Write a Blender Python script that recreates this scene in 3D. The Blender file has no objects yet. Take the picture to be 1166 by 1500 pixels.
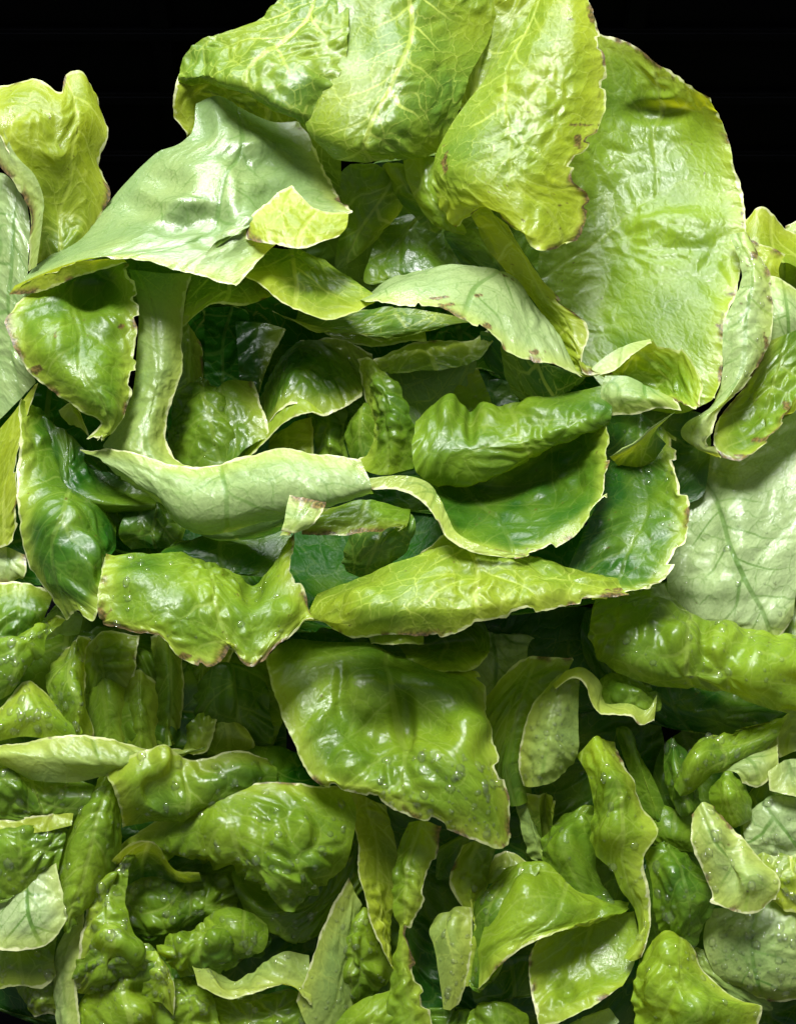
import bpy, math, random
import numpy as np
from mathutils import Vector, Matrix

scene = bpy.context.scene
coll = scene.collection

# ------------------------------------------------------------------ camera
PX = 0.0003                      # one photo pixel at the reference distance, in metres
DIST = 2000.0                    # camera distance to that reference plane, in the same units
PITCH = math.radians(45)         # the camera looks down at the pile
ORIGIN = Vector((0, 0, 0.225))   # reference point above the crate floor
cam_rot = Matrix.Rotation(math.radians(90) - PITCH, 3, 'X')
cam_data = bpy.data.cameras.new('camera')
cam = bpy.data.objects.new('camera', cam_data)
coll.objects.link(cam)
cam.rotation_euler = (math.radians(90) - PITCH, 0, 0)
cam.location = ORIGIN + cam_rot @ Vector((0, 0, DIST * PX))
cam_data.sensor_fit = 'VERTICAL'
cam_data.sensor_height = 24
cam_data.lens = 24 * DIST / 1500.0
cam_data.clip_start = 0.01
cam_data.clip_end = 50
scene.camera = cam

# ------------------------------------------------------------------ light
world = bpy.data.worlds.new('World')
scene.world = world
world.use_nodes = True
bg = world.node_tree.nodes['Background']
bg.inputs[0].default_value = (0.93, 0.97, 1.0, 1)
bg.inputs[1].default_value = 0.26

def area(name, direction, dist, sx, sy, power, colour):
    """A soft lamp; direction is given in the camera's frame (right, up, towards the viewer)."""
    d = Vector(direction).normalized()
    ld = bpy.data.lights.new(name, 'AREA')
    ld.shape = 'RECTANGLE'; ld.size = sx; ld.size_y = sy
    ld.energy = power; ld.color = colour
    lo = bpy.data.objects.new(name, ld)
    coll.objects.link(lo)
    lo.location = ORIGIN + cam_rot @ (d * dist)
    lo.rotation_euler = (cam_rot @ d).to_track_quat('Z', 'Y').to_euler()
    return lo
area('skylight_above', (-0.18, 1.0, 0.10), 3.6, 1.9, 1.2, 170, (0.93, 0.97, 1.0))
area('skylight_front', (-0.12, 0.84, 0.64), 3.6, 1.3, 0.9, 340, (0.98, 0.99, 1.0))

scene.view_settings.view_transform = 'Standard'
scene.view_settings.look = 'None'
scene.view_settings.exposure = 0.0
scene.view_settings.gamma = 1.0
scene.render.engine = 'CYCLES'
scene.render.filter_size = 1.15
scene.cycles.use_denoising = True
scene.cycles.use_adaptive_sampling = True
scene.cycles.adaptive_threshold = 0.02
scene.cycles.max_bounces = 6
scene.cycles.diffuse_bounces = 2
scene.cycles.transmission_bounces = 5
scene.cycles.sample_clamp_indirect = 6.0

# ------------------------------------------------------------------ materials
def nmat(name):
    m = bpy.data.materials.new(name); m.use_nodes = True
    nt = m.node_tree; nt.nodes.clear()
    out = nt.nodes.new('ShaderNodeOutputMaterial')
    def N(t, **k):
        n = nt.nodes.new(t)
        for a, v in k.items(): setattr(n, a, v)
        return n
    def put(sock, v):
        if isinstance(v, bpy.types.NodeSocket): nt.links.new(v, sock)
        else: sock.default_value = v
    def math_(op, a, b=0.0, clamp=False):
        n = N('ShaderNodeMath', operation=op, use_clamp=clamp)
        put(n.inputs[0], a); put(n.inputs[1], b)
        return n.outputs[0]
    def ramp(v, lo, hi, a=0.0, b=1.0, smooth=True):
        n = N('ShaderNodeMapRange', interpolation_type='SMOOTHSTEP' if smooth else 'LINEAR')
        put(n.inputs[0], v); put(n.inputs[1], lo); put(n.inputs[2], hi); put(n.inputs[3], a); put(n.inputs[4], b)
        return n.outputs[0]
    def mix(f, a, b, blend='MIX'):
        n = N('ShaderNodeMix', data_type='RGBA', blend_type=blend)
        put(n.inputs[0], f); put(n.inputs[6], a); put(n.inputs[7], b)
        return n.outputs[2]
    return m, nt, out, N, put, math_, ramp, mix

def leaf_material():
    m, nt, out, N, put, M, ramp, mix = nmat('lettuce_leaf')
    def att(n):
        a = N('ShaderNodeAttribute', attribute_type='GEOMETRY', attribute_name=n)
        return a.outputs['Fac']
    t2, edge, vd1, vd2, vk, pale, brown, speck, wet = (att(n) for n in ('tint', 'edge', 'rib_distance', 'cell_distance', 'vein_strength', 'pale', 'brown', 'speck', 'wet'))
    uv = N('ShaderNodeUVMap', uv_map='UVMap').outputs[0]
    # UV units: 100 photo pixels (3 cm)
    wob = N('ShaderNodeTexNoise', noise_dimensions='2D'); put(wob.inputs['Vector'], uv)
    wob.inputs['Scale'].default_value = 6.0; wob.inputs['Detail'].default_value = 1.5
    w2 = N('ShaderNodeVectorMath', operation='SCALE'); put(w2.inputs[0], wob.outputs['Color']); w2.inputs['Scale'].default_value = 0.13
    w3 = N('ShaderNodeVectorMath', operation='ADD'); put(w3.inputs[0], uv); put(w3.inputs[1], w2.outputs[0])
    def voro(scale):
        v = N('ShaderNodeTexVoronoi', voronoi_dimensions='2D', feature='DISTANCE_TO_EDGE')
        put(v.inputs['Vector'], w3.outputs[0]); v.inputs['Scale'].default_value = scale
        return v.outputs['Distance']
    fn = N('ShaderNodeTexNoise', noise_dimensions='2D'); put(fn.inputs['Vector'], uv)
    fn.inputs['Scale'].default_value = 22; fn.inputs['Detail'].default_value = 3; fine = fn.outputs['Fac']
    vein = M('MULTIPLY', M('MAXIMUM', ramp(vd1, 0.8, 2.6, 1, 0), M('MULTIPLY', ramp(vd2, 0.5, 1.9, 1, 0), 0.7)), vk)
    v2 = voro(3.3); v3 = voro(8.5)
    soft = wob.outputs['Fac']
    second = M('MULTIPLY', ramp(v2, 0.010, 0.045, 1, 0), ramp(soft, 0.34, 0.60, 0.2, 1.0))
    third = M('MULTIPLY', ramp(v3, 0.02, 0.085, 1, 0), ramp(soft, 0.42, 0.66, 0.65, 0.1))
    net = M('MAXIMUM', M('MAXIMUM', vein, M('MULTIPLY', second, 0.50)), M('MULTIPLY', third, 0.22))
    back = N('ShaderNodeNewGeometry').outputs['Backfacing']
    # the glossy inner side
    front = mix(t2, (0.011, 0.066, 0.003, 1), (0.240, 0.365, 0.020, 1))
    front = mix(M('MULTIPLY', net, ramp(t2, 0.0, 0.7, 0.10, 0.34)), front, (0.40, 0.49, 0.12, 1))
    # the matt outer side, veins read darker on the pale ones
    rear = mix(t2, (0.060, 0.150, 0.016, 1), (0.300, 0.375, 0.016, 1))  # yellow end pushed in colour so folded rims look backlit
    rear = mix(pale, rear, (0.37, 0.47, 0.21, 1))
    rear = mix(M('MULTIPLY', net, ramp(pale, 0.0, 0.5, 0.70, 1.05), True), rear, mix(ramp(pale, 0.1, 0.4), (0.50, 0.58, 0.11, 1), (0.10, 0.20, 0.035, 1)))
    col = mix(back, front, rear)
    col = mix(ramp(fine, 0.40, 0.72, 0.0, 0.35), col, mix(0.45, col, (0.02, 0.06, 0.003, 1)))
    # the thin pale rim of the blade
    col = mix(ramp(edge, 0.06, 0.38, 0.38, 0.0), col, (0.40, 0.47, 0.06, 1))
    col = mix(M('MULTIPLY', ramp(edge, 0.018, 0.046, 1.0, 0.0), ramp(vk, 0.35, 0.8, 0.35, 0.95)), col, (0.66, 0.68, 0.36, 1))
    # dried brown along the rim and specks on the blade
    col = mix(brown, col, mix(ramp(fine, 0.42, 0.58), (0.20, 0.11, 0.04, 1), (0.05, 0.026, 0.012, 1)))
    col = mix(speck, col, (0.085, 0.05, 0.012, 1))
    # relief
    h = M('ADD', M('MULTIPLY', ramp(v3, 0.0, 0.30), 0.35), M('MULTIPLY', ramp(v2, 0.0, 0.22), 0.8))
    h = M('ADD', h, M('MULTIPLY', fine, 0.40))
    bump = N('ShaderNodeBump'); bump.inputs['Strength'].default_value = 0.18; bump.inputs['Distance'].default_value = 0.0009
    put(bump.inputs['Height'], h)
    p = N('ShaderNodeBsdfPrincipled')
    put(p.inputs['Base Color'], col)
    put(p.inputs['Roughness'], M('ADD', ramp(fine, 0.25, 0.75, 0.30, 0.44), M('MULTIPLY', back, 0.03)))
    p.inputs['IOR'].default_value = 1.45
    put(p.inputs['Coat Weight'], M('MULTIPLY', wet, 0.55, True))
    dull = M('MULTIPLY', wet, -1.0, True)
    put(p.inputs['Specular IOR Level'], M('SUBTRACT', 0.38, M('MULTIPLY', dull, 0.33)))
    p.inputs['Coat Roughness'].default_value = 0.045
    p.inputs['Coat IOR'].default_value = 1.36
    put(p.inputs['Normal'], bump.outputs[0])
    cb = N('ShaderNodeBump'); cb.inputs['Strength'].default_value = 0.32; cb.inputs['Distance'].default_value = 0.0009
    put(cb.inputs['Height'], M('ADD', M('MULTIPLY', fine, 1.1), M('MULTIPLY', soft, 1.0)))
    put(p.inputs['Coat Normal'], cb.outputs[0])
    tr = N('ShaderNodeBsdfTranslucent')
    tcol = mix(t2, (0.05, 0.25, 0.005, 1), (0.70, 0.72, 0.012, 1))
    tcol = mix(M('MULTIPLY', net, 0.65), tcol, (0.80, 0.86, 0.16, 1))
    tcol = mix(brown, tcol, (0.10, 0.045, 0.015, 1))
    tcol = mix(M('MULTIPLY', speck, 0.8), tcol, (0.10, 0.06, 0.01, 1))
    put(tr.inputs['Color'], tcol)
    ms = N('ShaderNodeMixShader'); put(ms.inputs[0], ramp(t2, 0.0, 1.0, 0.24, 0.42))
    put(ms.inputs[1], p.outputs[0]); put(ms.inputs[2], tr.outputs[0])
    put(out.inputs['Surface'], ms.outputs[0])
    return m

def rib_material():
    m, nt, out, N, put, M, ramp, mix = nmat('lettuce_rib')
    tc = N('ShaderNodeTexCoord')
    n = N('ShaderNodeTexNoise'); put(n.inputs['Vector'], tc.outputs['Object']); n.inputs['Scale'].default_value = 90
    p = N('ShaderNodeBsdfPrincipled')
    put(p.inputs['Base Color'], mix(n.outputs['Fac'], (0.20, 0.32, 0.06, 1), (0.44, 0.52, 0.20, 1)))
    p.inputs['Roughness'].default_value = 0.35
    p.inputs['Subsurface Weight'].default_value = 0.3
    p.inputs['Subsurface Radius'].default_value = (0.004, 0.005, 0.002)
    put(out.inputs['Surface'], p.outputs[0])
    return m

def water_material():
    m, nt, out, N, put, M, ramp, mix = nmat('water')
    fr = N('ShaderNodeFresnel'); fr.inputs['IOR'].default_value = 1.33
    t = N('ShaderNodeBsdfTransparent'); t.inputs['Color'].default_value = (1.0, 1.0, 0.98, 1)
    dfs = N('ShaderNodeBsdfDiffuse'); dfs.inputs['Color'].default_value = (0.80, 0.88, 0.70, 1)
    g = N('ShaderNodeBsdfGlossy'); g.inputs['Roughness'].default_value = 0.02
    m0 = N('ShaderNodeMixShader'); m0.inputs[0].default_value = 0.02
    put(m0.inputs[1], t.outputs[0]); put(m0.inputs[2], dfs.outputs[0])
    ms = N('ShaderNodeMixShader')
    put(ms.inputs[0], M('MINIMUM', M('MULTIPLY', fr.outputs[0], 2.0), 0.5, True))
    put(ms.inputs[1], m0.outputs[0]); put(ms.inputs[2], g.outputs[0])
    put(out.inputs['Surface'], ms.outputs[0])
    return m

def black_plastic():
    m, nt, out, N, put, M, ramp, mix = nmat('black_plastic')
    tc = N('ShaderNodeTexCoord')
    n = N('ShaderNodeTexNoise'); put(n.inputs['Vector'], tc.outputs['Object']); n.inputs['Scale'].default_value = 35; n.inputs['Detail'].default_value = 5
    p = N('ShaderNodeBsdfPrincipled')
    put(p.inputs['Base Color'], mix(n.outputs['Fac'], (0.0012, 0.0013, 0.0016, 1), (0.003, 0.003, 0.004, 1)))
    put(p.inputs['Roughness'], ramp(n.outputs['Fac'], 0.3, 0.7, 0.45, 0.7))
    p.inputs['Specular IOR Level'].default_value = 0.010
    put(out.inputs['Surface'], p.outputs[0])
    return m

MAT_LEAF, MAT_RIB, MAT_WATER, MAT_BLACK = leaf_material(), rib_material(), water_material(), black_plastic()

# ------------------------------------------------------------------ helpers
def to_world(P):
    """(column, row, height towards the viewer) of a point in the pile -> metres in the place."""
    P = np.asarray(P, float)
    s = (DIST - P[..., 2]) / DIST
    c = np.stack([(P[..., 0] - 583) * s, (750 - P[..., 1]) * s, P[..., 2]], -1) * PX
    return c @ np.array(cam_rot).T + np.array(ORIGIN)

def spline(pts, n, t=None):
    """Catmull-Rom through pts (k, ...) at n even steps of chord length."""
    pts = np.asarray(pts, float)
    k = len(pts)
    if k == 2:
        u = np.linspace(0, 1, n).reshape(-1, *([1] * (pts.ndim - 1)))
        return pts[0] * (1 - u) + pts[1] * u
    if t is None:
        d = np.linalg.norm(np.diff(pts, axis=0).reshape(k - 1, -1), axis=1)
        d = np.maximum(d, 1e-6) ** 0.85
        t = np.concatenate([[0], np.cumsum(d)])
    t = t / t[-1]
    m = np.zeros_like(pts)
    for i in range(k):
        a, b = max(i - 1, 0), min(i + 1, k - 1)
        m[i] = (pts[b] - pts[a]) / (t[b] - t[a])
    u = np.linspace(0, 1, n)
    j = np.clip(np.searchsorted(t, u, side='right') - 1, 0, k - 2)
    h = (t[j + 1] - t[j]); x = (u - t[j]) / h
    sh = (-1,) + (1,) * (pts.ndim - 1)
    x = x.reshape(sh); h = h.reshape(sh)
    return ((2 * x**3 - 3 * x**2 + 1) * pts[j] + (x**3 - 2 * x**2 + x) * h * m[j]
            + (-2 * x**3 + 3 * x**2) * pts[j + 1] + (x**3 - x**2) * h * m[j + 1])

def hash2(ix, iy, s):
    a = np.sin(ix * 127.1 + iy * 311.7 + s * 74.7) * 43758.5453
    b = np.sin(ix * 269.5 + iy * 183.3 + s * 41.3) * 28001.8384
    return a - np.floor(a), b - np.floor(b)

def vnoise(x, y, s):
    ix, iy = np.floor(x), np.floor(y); fx, fy = x - ix, y - iy
    fx = fx * fx * (3 - 2 * fx); fy = fy * fy * (3 - 2 * fy)
    g = lambda a, b: hash2(ix + a, iy + b, s)[0]
    return (g(0, 0) * (1 - fx) + g(1, 0) * fx) * (1 - fy) + (g(0, 1) * (1 - fx) + g(1, 1) * fx) * fy - 0.5

def cells(x, y, s):
    """Distance to the nearest cell border of a jittered Voronoi pattern."""
    ix, iy = np.floor(x), np.floor(y)
    bx = np.zeros_like(x); by = np.zeros_like(x); f1 = np.full_like(x, 9.0)
    for i in (-1, 0, 1):
        for j in (-1, 0, 1):
            hx, hy = hash2(ix + i, iy + j, s)
            px, py = ix + i + .5 + (hx - .5) * .85, iy + j + .5 + (hy - .5) * .85
            d = (px - x)**2 + (py - y)**2
            k = d < f1
            f1 = np.where(k, d, f1); bx = np.where(k, px, bx); by = np.where(k, py, by)
    e = np.full_like(x, 9.0)
    for i in (-2, -1, 0, 1, 2):
        for j in (-2, -1, 0, 1, 2):
            hx, hy = hash2(ix + i, iy + j, s)
            px, py = ix + i + .5 + (hx - .5) * .85, iy + j + .5 + (hy - .5) * .85
            dx, dy = px - bx, py - by
            l = np.sqrt(dx * dx + dy * dy)
            ok = l > 1e-4; l = np.where(ok, l, 1)
            q = ((px + bx) / 2 - x) * dx / l + ((py + by) / 2 - y) * dy / l
            e = np.where(ok, np.minimum(e, q), e)
    return e

def sstep(a, b, x):
    t = np.clip((x - a) / (b - a), 0, 1); return t * t * (3 - 2 * t)

HEADS = {}
def head(key, name, label, centre):
    e = bpy.data.objects.new(name, None)
    coll.objects.link(e)
    e.empty_display_size = 0.03
    e.location = Vector(to_world(centre).tolist())
    e['label'] = label; e['category'] = 'lettuce'; e['group'] = 'lettuce heads in the pile'
    HEADS[key] = e
    return e

def mesh_object(name, V, F, mat, parent, origin, smooth=True):
    me = bpy.data.meshes.new(name)
    me.from_pydata([tuple(v) for v in (np.asarray(V) - np.asarray(origin)).tolist()], [], F)
    me.materials.append(mat)
    if smooth: me.polygons.foreach_set('use_smooth', [True] * len(me.polygons))
    ob = bpy.data.objects.new(name, me)
    coll.objects.link(ob)
    if parent is not None: ob.parent = parent
    return ob

STEP = 2.5
LIFT = {'M': 24}                     # how far a head is pushed up in the pile
COUNT = [0]
ZOFF = [0.0]

def normals(P):
    Q = P * np.array([1, -1, 1])
    du = np.gradient(Q, axis=0); dv = np.gradient(Q, axis=1)
    n = np.cross(dv, du)
    l = np.linalg.norm(n, axis=2, keepdims=True)
    return n / np.maximum(l, 1e-6)

def drops_mesh(rng, P, Nn, n, side, rmin, rmax, zone):
    """Sessile drops: flattened caps sunk a little into the blade."""
    V, F = [], []
    nu, nv = P.shape[:2]
    W = to_world(P)
    for _ in range(n):
        i = int(nu * rng.uniform(zone[0], zone[1])); j = int(nv * rng.uniform(zone[2], zone[3]))
        i = min(max(i, 3), nu - 4); j = min(max(j, 3), nv - 4)
        r = (rmin + (rmax - rmin) * rng.random() ** 3.5) * PX
        c = W[i, j]
        a = W[i + 2, j] - W[i - 2, j]; b = W[i, j + 2] - W[i, j - 2]
        nn = np.cross(a, b); l = np.linalg.norm(nn)
        if l < 1e-9: continue
        nn /= l
        view = np.array(cam.location) - c
        if nn @ view < 0: nn = -nn
        a /= max(np.linalg.norm(a), 1e-9); b = np.cross(nn, a)
        el = rng.uniform(0.8, 1.35); ph = rng.uniform(0, 6.28)
        base = len(V); S, R = 10, 4
        for k in range(R):
            th = (k / R) * math.pi / 2 + 0.0
            rr = math.cos(th); hh = math.sin(th) * 0.55
            for q in range(S):
                f = q / S * 6.2832
                wob = 1 + 0.10 * math.sin(2 * f + ph)
                V.append(c + r * wob * rr * (math.cos(f) * a * el + math.sin(f) * b) + nn * (r * hh - 0.00012))
        V.append(c + nn * (r * 0.55 - 0.00012))
        V.append(c - nn * 0.0003)
        for k in range(R - 1):
            for q in range(S):
                F.append((base + k * S + q, base + k * S + (q + 1) % S, base + (k + 1) * S + (q + 1) % S, base + (k + 1) * S + q))
        for q in range(S):
            F.append((base + (R - 1) * S + q, base + (R - 1) * S + (q + 1) % S, base + R * S))
            F.append((base + (q + 1) % S, base + q, base + R * S + 1))
    return V, F

def L(key, rows, face='in', tint=0.5, pale=0.0, age=0.3, edges='B', bl=(4, 48), bumps=(), ruf=3.5, rib=None,
      dew=0, dr=(2.2, 6.5), zone=(0.05, 0.95, 0.05, 0.95), step=None, name='leaf', parent=None, wr=1.0, label=None, wet=None, rnd=True, stain=(), back_leaf=False):
    """One leaf blade lofted through rows of points; each row runs across the blade."""
    COUNT[0] += 1
    if key != 'A' and tint > .27: tint += 0.16  # other heads yellower; the extra tint also stands in for fill light
    if key != 'A' and age == 0.3: age = 0.08
    if back_leaf: wet = 0.25
    elif tint < .27 and edges == '' and pale < .1 and wet is None: wet = -1.0
    grow = 1.10 if (key != 'A' and edges == '' and tint > .27) else 1.0
    dew = int(dew * 2.3); dr = (dr[0] * 1.1, dr[1] * 1.25)
    sd = COUNT[0]
    rng = random.Random(sd)
    st = step or STEP
    R = [np.array([[float(c) for c in p.split(',')] for p in r.split()]) for r in rows.split('/')]
    for r in R: r[:, 2] += LIFT.get(key, 0) + ZOFF[0]
    if grow != 1.0:
        cg = np.concatenate(R).mean(0)
        R = [cg + (r - cg) * np.array([grow, grow, 1.0]) for r in R]
    wid = max(np.linalg.norm(np.diff(r, axis=0), axis=1).sum() for r in R)
    nv = max(8, int(wid / st))
    rs = np.array([spline(r, nv) for r in R])
    hl = max(np.linalg.norm(np.diff(rs, axis=0), axis=2).sum(0).max(), 10)
    nu = max(8, int(hl / st))
    tt = np.linalg.norm(np.diff(rs, axis=0), axis=2).mean(1) ** 0.85
    P = spline(rs, nu, np.concatenate([[0], np.cumsum(tt)]))
    if edges == '' and rnd:                # hidden or folded ends are rounded off, never cut square
        tq = np.linspace(-1, 1, nu)
        k = (1 - np.abs(tq) ** 9) ** 0.5
        cmid = P.mean(1, keepdims=True)
        P = cmid + (P - cmid) * (0.35 + 0.65 * k)[:, None, None]
    # arc-length coordinates across and along the blade, in photo pixels
    dv = np.linalg.norm(np.diff(P, axis=1), axis=2); du = np.linalg.norm(np.diff(P, axis=0), axis=2)
    sv = np.concatenate([np.zeros((nu, 1)), np.cumsum(dv, 1)], 1)
    su = np.concatenate([np.zeros((1, nv)), np.cumsum(du, 0)], 0)
    ed = np.full((nu, nv), 999.0)
    if 'T' in edges: ed = np.minimum(ed, su)
    if 'B' in edges: ed = np.minimum(ed, su[-1:] - su)
    if 'L' in edges: ed = np.minimum(ed, sv)
    if 'R' in edges: ed = np.minimum(ed, sv[:, -1:] - sv)
    mv = sv - sv[:, -1:] / 2          # centred, so that the pattern fans out with the blade
    mu = su
    Nn = normals(P)
    # orientation: which face the viewer mostly sees
    C = to_world(P[nu // 2, nv // 2])
    flip = np.mean(Nn[..., 2]) < 0
    sgn = -1.0 if flip else 1.0
    Nf = Nn * sgn                     # towards the viewer
    # relief
    wx = vnoise(mu / 70, mv / 70, sd) * 1.3 + vnoise(mu / 25, mv / 25, sd + 4) * .25; wy = vnoise(mu / 70 + 9, mv / 70, sd + 3) * 1.3 + vnoise(mu / 25, mv / 25, sd + 6) * .25
    amp, size = bl
    big = amp >= 5
    if big: amp, size = amp * 1.2, size * 1.3
    elif key == 'A' and pale < .3 and name == 'leaf': amp *= 1.15
    e1 = cells(mu / size + wx, mv / size + wy, sd)
    e2 = cells(mu / (size * .45) + wx, mv / (size * .45) + wy, sd + 11)
    mod = np.clip(0.75 + 2.0 * vnoise(mu / 90, mv / 90, sd + 5), 0.08, 1.7)
    fade = sstep(0, 22, ed)
    half = np.maximum(sv[:, -1:] / 2, 1)
    f0, f1, t0, t1 = rib[:4] if rib else (0.5 + rng.uniform(-.12, .12), 0.5 + rng.uniform(-.15, .15), 0, 1)
    tu = mu / np.maximum(su[-1:], 1)
    cen = (f0 + (f1 - f0) * np.clip((tu - t0) / (t1 - t0), -.3, 1.3) - .5) * sv[:, -1:] + vnoise(mu / 60, mu * 0 + sd, sd) * 14
    x = mv - cen
    per = rng.uniform(50, 78)
    wob = vnoise(mu / 45, mv / 45, sd + 14) * 20 + vnoise(mu / 16, mv / 16, sd + 15) * 5
    q = (mu * (1 if t1 >= t0 else -1) - 0.8 * np.abs(x) + 0.0016 * x * x + wob) / per + np.where(x < 0, .5, 0) + sd * .37
    lat = np.abs(q - np.floor(q) - .5) * per * .78
    lat = lat + 3.0 * sstep(per * .5, per * 2.2, np.abs(x))
    mid = np.abs(x) * 1.0
    wv = 0.6 + 1.6 * np.clip(half / 120, 0, 1)
    ecell = e1
    e1 = np.minimum(e1, lat / size * 1.2)
    d = -1.2 * np.exp(-(mid / (2.2 + wv))**2) * min(1, half.mean() / 60) + amp * mod * (sstep(0.0, 0.42, e1) * 1.15 + sstep(0, .4, e2) * (0.10 if big else 0.28) - 0.7) * (0.25 + 0.75 * fade)
    d += wr * (vnoise(mu / 95, mv / 70, sd + 1) * 13 + vnoise(mu / 40, mv / 40, sd + 2) * 4.5)
    for b in bumps:
        bx, by, rx, ry, h = b if len(b) == 5 else (b[0], b[1], b[2], b[2], b[3])
        q = ((P[..., 0] - bx) / rx)**2 + ((P[..., 1] - by) / ry)**2
        d = d + h * np.exp(-(q * 1.05) ** 1.5)
    # frilled rim
    rim = np.exp(-ed / 13.0)
    along = np.where(np.minimum(su, su[-1:] - su) < np.minimum(sv, sv[:, -1:] - sv), sv, su)
    d += ruf * rim * (np.sin(along / 15 + sd + 3 * vnoise(along / 50, along * 0, sd)) * 0.7 + vnoise(along / 9, along * 0 + 2, sd + 8) * 1.1)
    P = P + Nf * np.array([1, -1, 1]) * d[..., None]
    tooth = np.exp(-ed / 3.0) * (vnoise(along / 5, along * 0, sd + 21) * 1.3 + vnoise(along / 23, along * 0, sd + 22) * 3.0)
    g = np.zeros_like(P)
    if 'B' in edges: g[-1] += (P[-1] - P[-3])
    if 'T' in edges: g[0] += (P[0] - P[2])
    if 'L' in edges: g[:, 0] += (P[:, 0] - P[:, 2])
    if 'R' in edges: g[:, -1] += (P[:, -1] - P[:, -3])
    gl = np.linalg.norm(g, axis=2, keepdims=True)
    P = P + g / np.maximum(gl, 1e-6) * np.clip(tooth, -3, 3.5)[..., None]
    if age >= 0.75 and name == 'leaf':                   # old rims are torn: notches eat into the blade
        def tear(border, inner, dist, a):
            dr_ = inner - border
            dr_ = dr_ / np.maximum(np.linalg.norm(dr_, axis=-1, keepdims=True), 1e-6)
            nt_ = sstep(.08, .20, vnoise(a / 21, a * 0 + 4, sd + 71)) * (5 + 9 * (vnoise(a / 40, a * 0, sd + 72) + .5)) + 1.0 * vnoise(a / 6, a * 0, sd + 73)
            return dr_ * (np.clip(nt_, -1, 12) * np.exp(-(dist / 14) ** 2))[..., None]
        sh = np.zeros_like(P)
        if 'B' in edges: sh += tear(P[-1:], P[-6:-5], su[-1:] - su, sv[-1:] + 0 * su)
        if 'R' in edges: sh += tear(P[:, -1:], P[:, -6:-5], sv[:, -1:] - sv, su[:, -1:] + 0 * sv)
        if 'T' in edges: sh += tear(P[:1], P[5:6], su, sv[:1] + 0 * su)
        P = P + sh
    W = to_world(P)
    par = parent if parent is not None else HEADS[key]
    org = HEADS[key].location
    idx = np.arange(nu * nv).reshape(nu, nv)
    a, b, c, e = idx[:-1, :-1].ravel(), idx[:-1, 1:].ravel(), idx[1:, 1:].ravel(), idx[1:, :-1].ravel()
    quads = np.stack([a, b, c, e], 1)
    # the mesh normal points out of the inner side of the blade
    A = W[1, 0] - W[0, 0]
    wn = np.cross(W[:-1, 1:] - W[:-1, :-1], W[1:, 1:] - W[:-1, 1:])
    vw = np.array(cam.location) - W[:-1, :-1]
    toward = np.sum(wn * vw) > 0
    if toward != (face == 'in'): quads = quads[:, ::-1]
    me = bpy.data.meshes.new(name)
    me.vertices.add(nu * nv)
    me.vertices.foreach_set('co', (W.reshape(-1, 3) - np.array(org)).ravel())
    nf = len(quads)
    me.loops.add(nf * 4); me.polygons.add(nf)
    me.loops.foreach_set('vertex_index', quads.ravel().astype(np.int32))
    me.polygons.foreach_set('loop_start', np.arange(0, nf * 4, 4, dtype=np.int32))
    me.update(calc_edges=True)
    me.polygons.foreach_set('use_smooth', np.ones(nf, dtype=bool))
    uvl = me.uv_layers.new(name='UVMap')
    uvs = np.stack([mv.ravel(), mu.ravel()], 1) / 100.0 + np.array([sd * 3.17 % 50, sd * 1.91 % 50])
    uvl.data.foreach_set('uv', uvs[quads.ravel()].ravel())
    vs_ = np.clip(0.62 + 0.9 * vnoise(mu / 70, mv / 70, sd + 9), 0.15, 1)
    def at(nm, arr):
        x = me.attributes.new(nm, 'FLOAT', 'POINT')
        x.data.foreach_set('value', np.broadcast_to(arr, (nu, nv)).astype(np.float32).ravel())
    n2 = lambda sc, k: vnoise(mu / sc, mv / sc, sd + k)
    fb = lambda sc, k: n2(sc, k) + 0.5 * n2(sc / 2, k + 1) + 0.25 * n2(sc / 4, k + 2)
    bigv = fb(95, 31)
    jag = ed / 100.0 + fb(8, 36) * 0.05
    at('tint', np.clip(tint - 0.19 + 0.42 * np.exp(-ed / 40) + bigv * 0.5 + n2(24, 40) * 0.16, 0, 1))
    at('edge', np.clip(jag, 0, 9)); at('rib_distance', np.minimum(lat, np.maximum(mid - wv, 0)))
    at('cell_distance', ecell * size); at('vein_strength', vs_)
    at('pale', np.clip(pale * (0.9 + bigv * 0.35), 0, 1))
    bn = fb(34, 44) + age * 0.34 + (0.12 if age > .8 else 0)
    brn = 0.9 * (1 - sstep(.01, .10 + .06 * age, jag)) * sstep(.42, .56, bn)
    for bx, by, rx, ry in stain:
        gq = 0.86 * np.exp(-((P[..., 0] - bx) / (rx * .8))**2 - ((P[..., 1] - by) / (ry * .7))**2)
        brn = np.maximum(brn, 0.85 * sstep(.42, .66, gq + fb(9, 60) * .8 * (gq > .08)))
    at('brown', brn)
    at('speck', 0.85 * sstep(.64, .71, fb(8, 50) * .9 + .2 * age * np.clip(bigv * 1.6 + .3, 0, 1)))
    at('wet', wet + 0 * ed if wet is not None else np.clip(sstep(.0, .30, fb(46, 56)), 0, 1) * 0.85 + (0.45 if key != 'A' else 0.0))
    me.materials.append(MAT_LEAF)
    me.update()
    ob = bpy.data.objects.new(name, me)
    coll.objects.link(ob)
    ob.parent = par
    if label: ob['label'] = label
    host = ob if parent is None else parent
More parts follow.
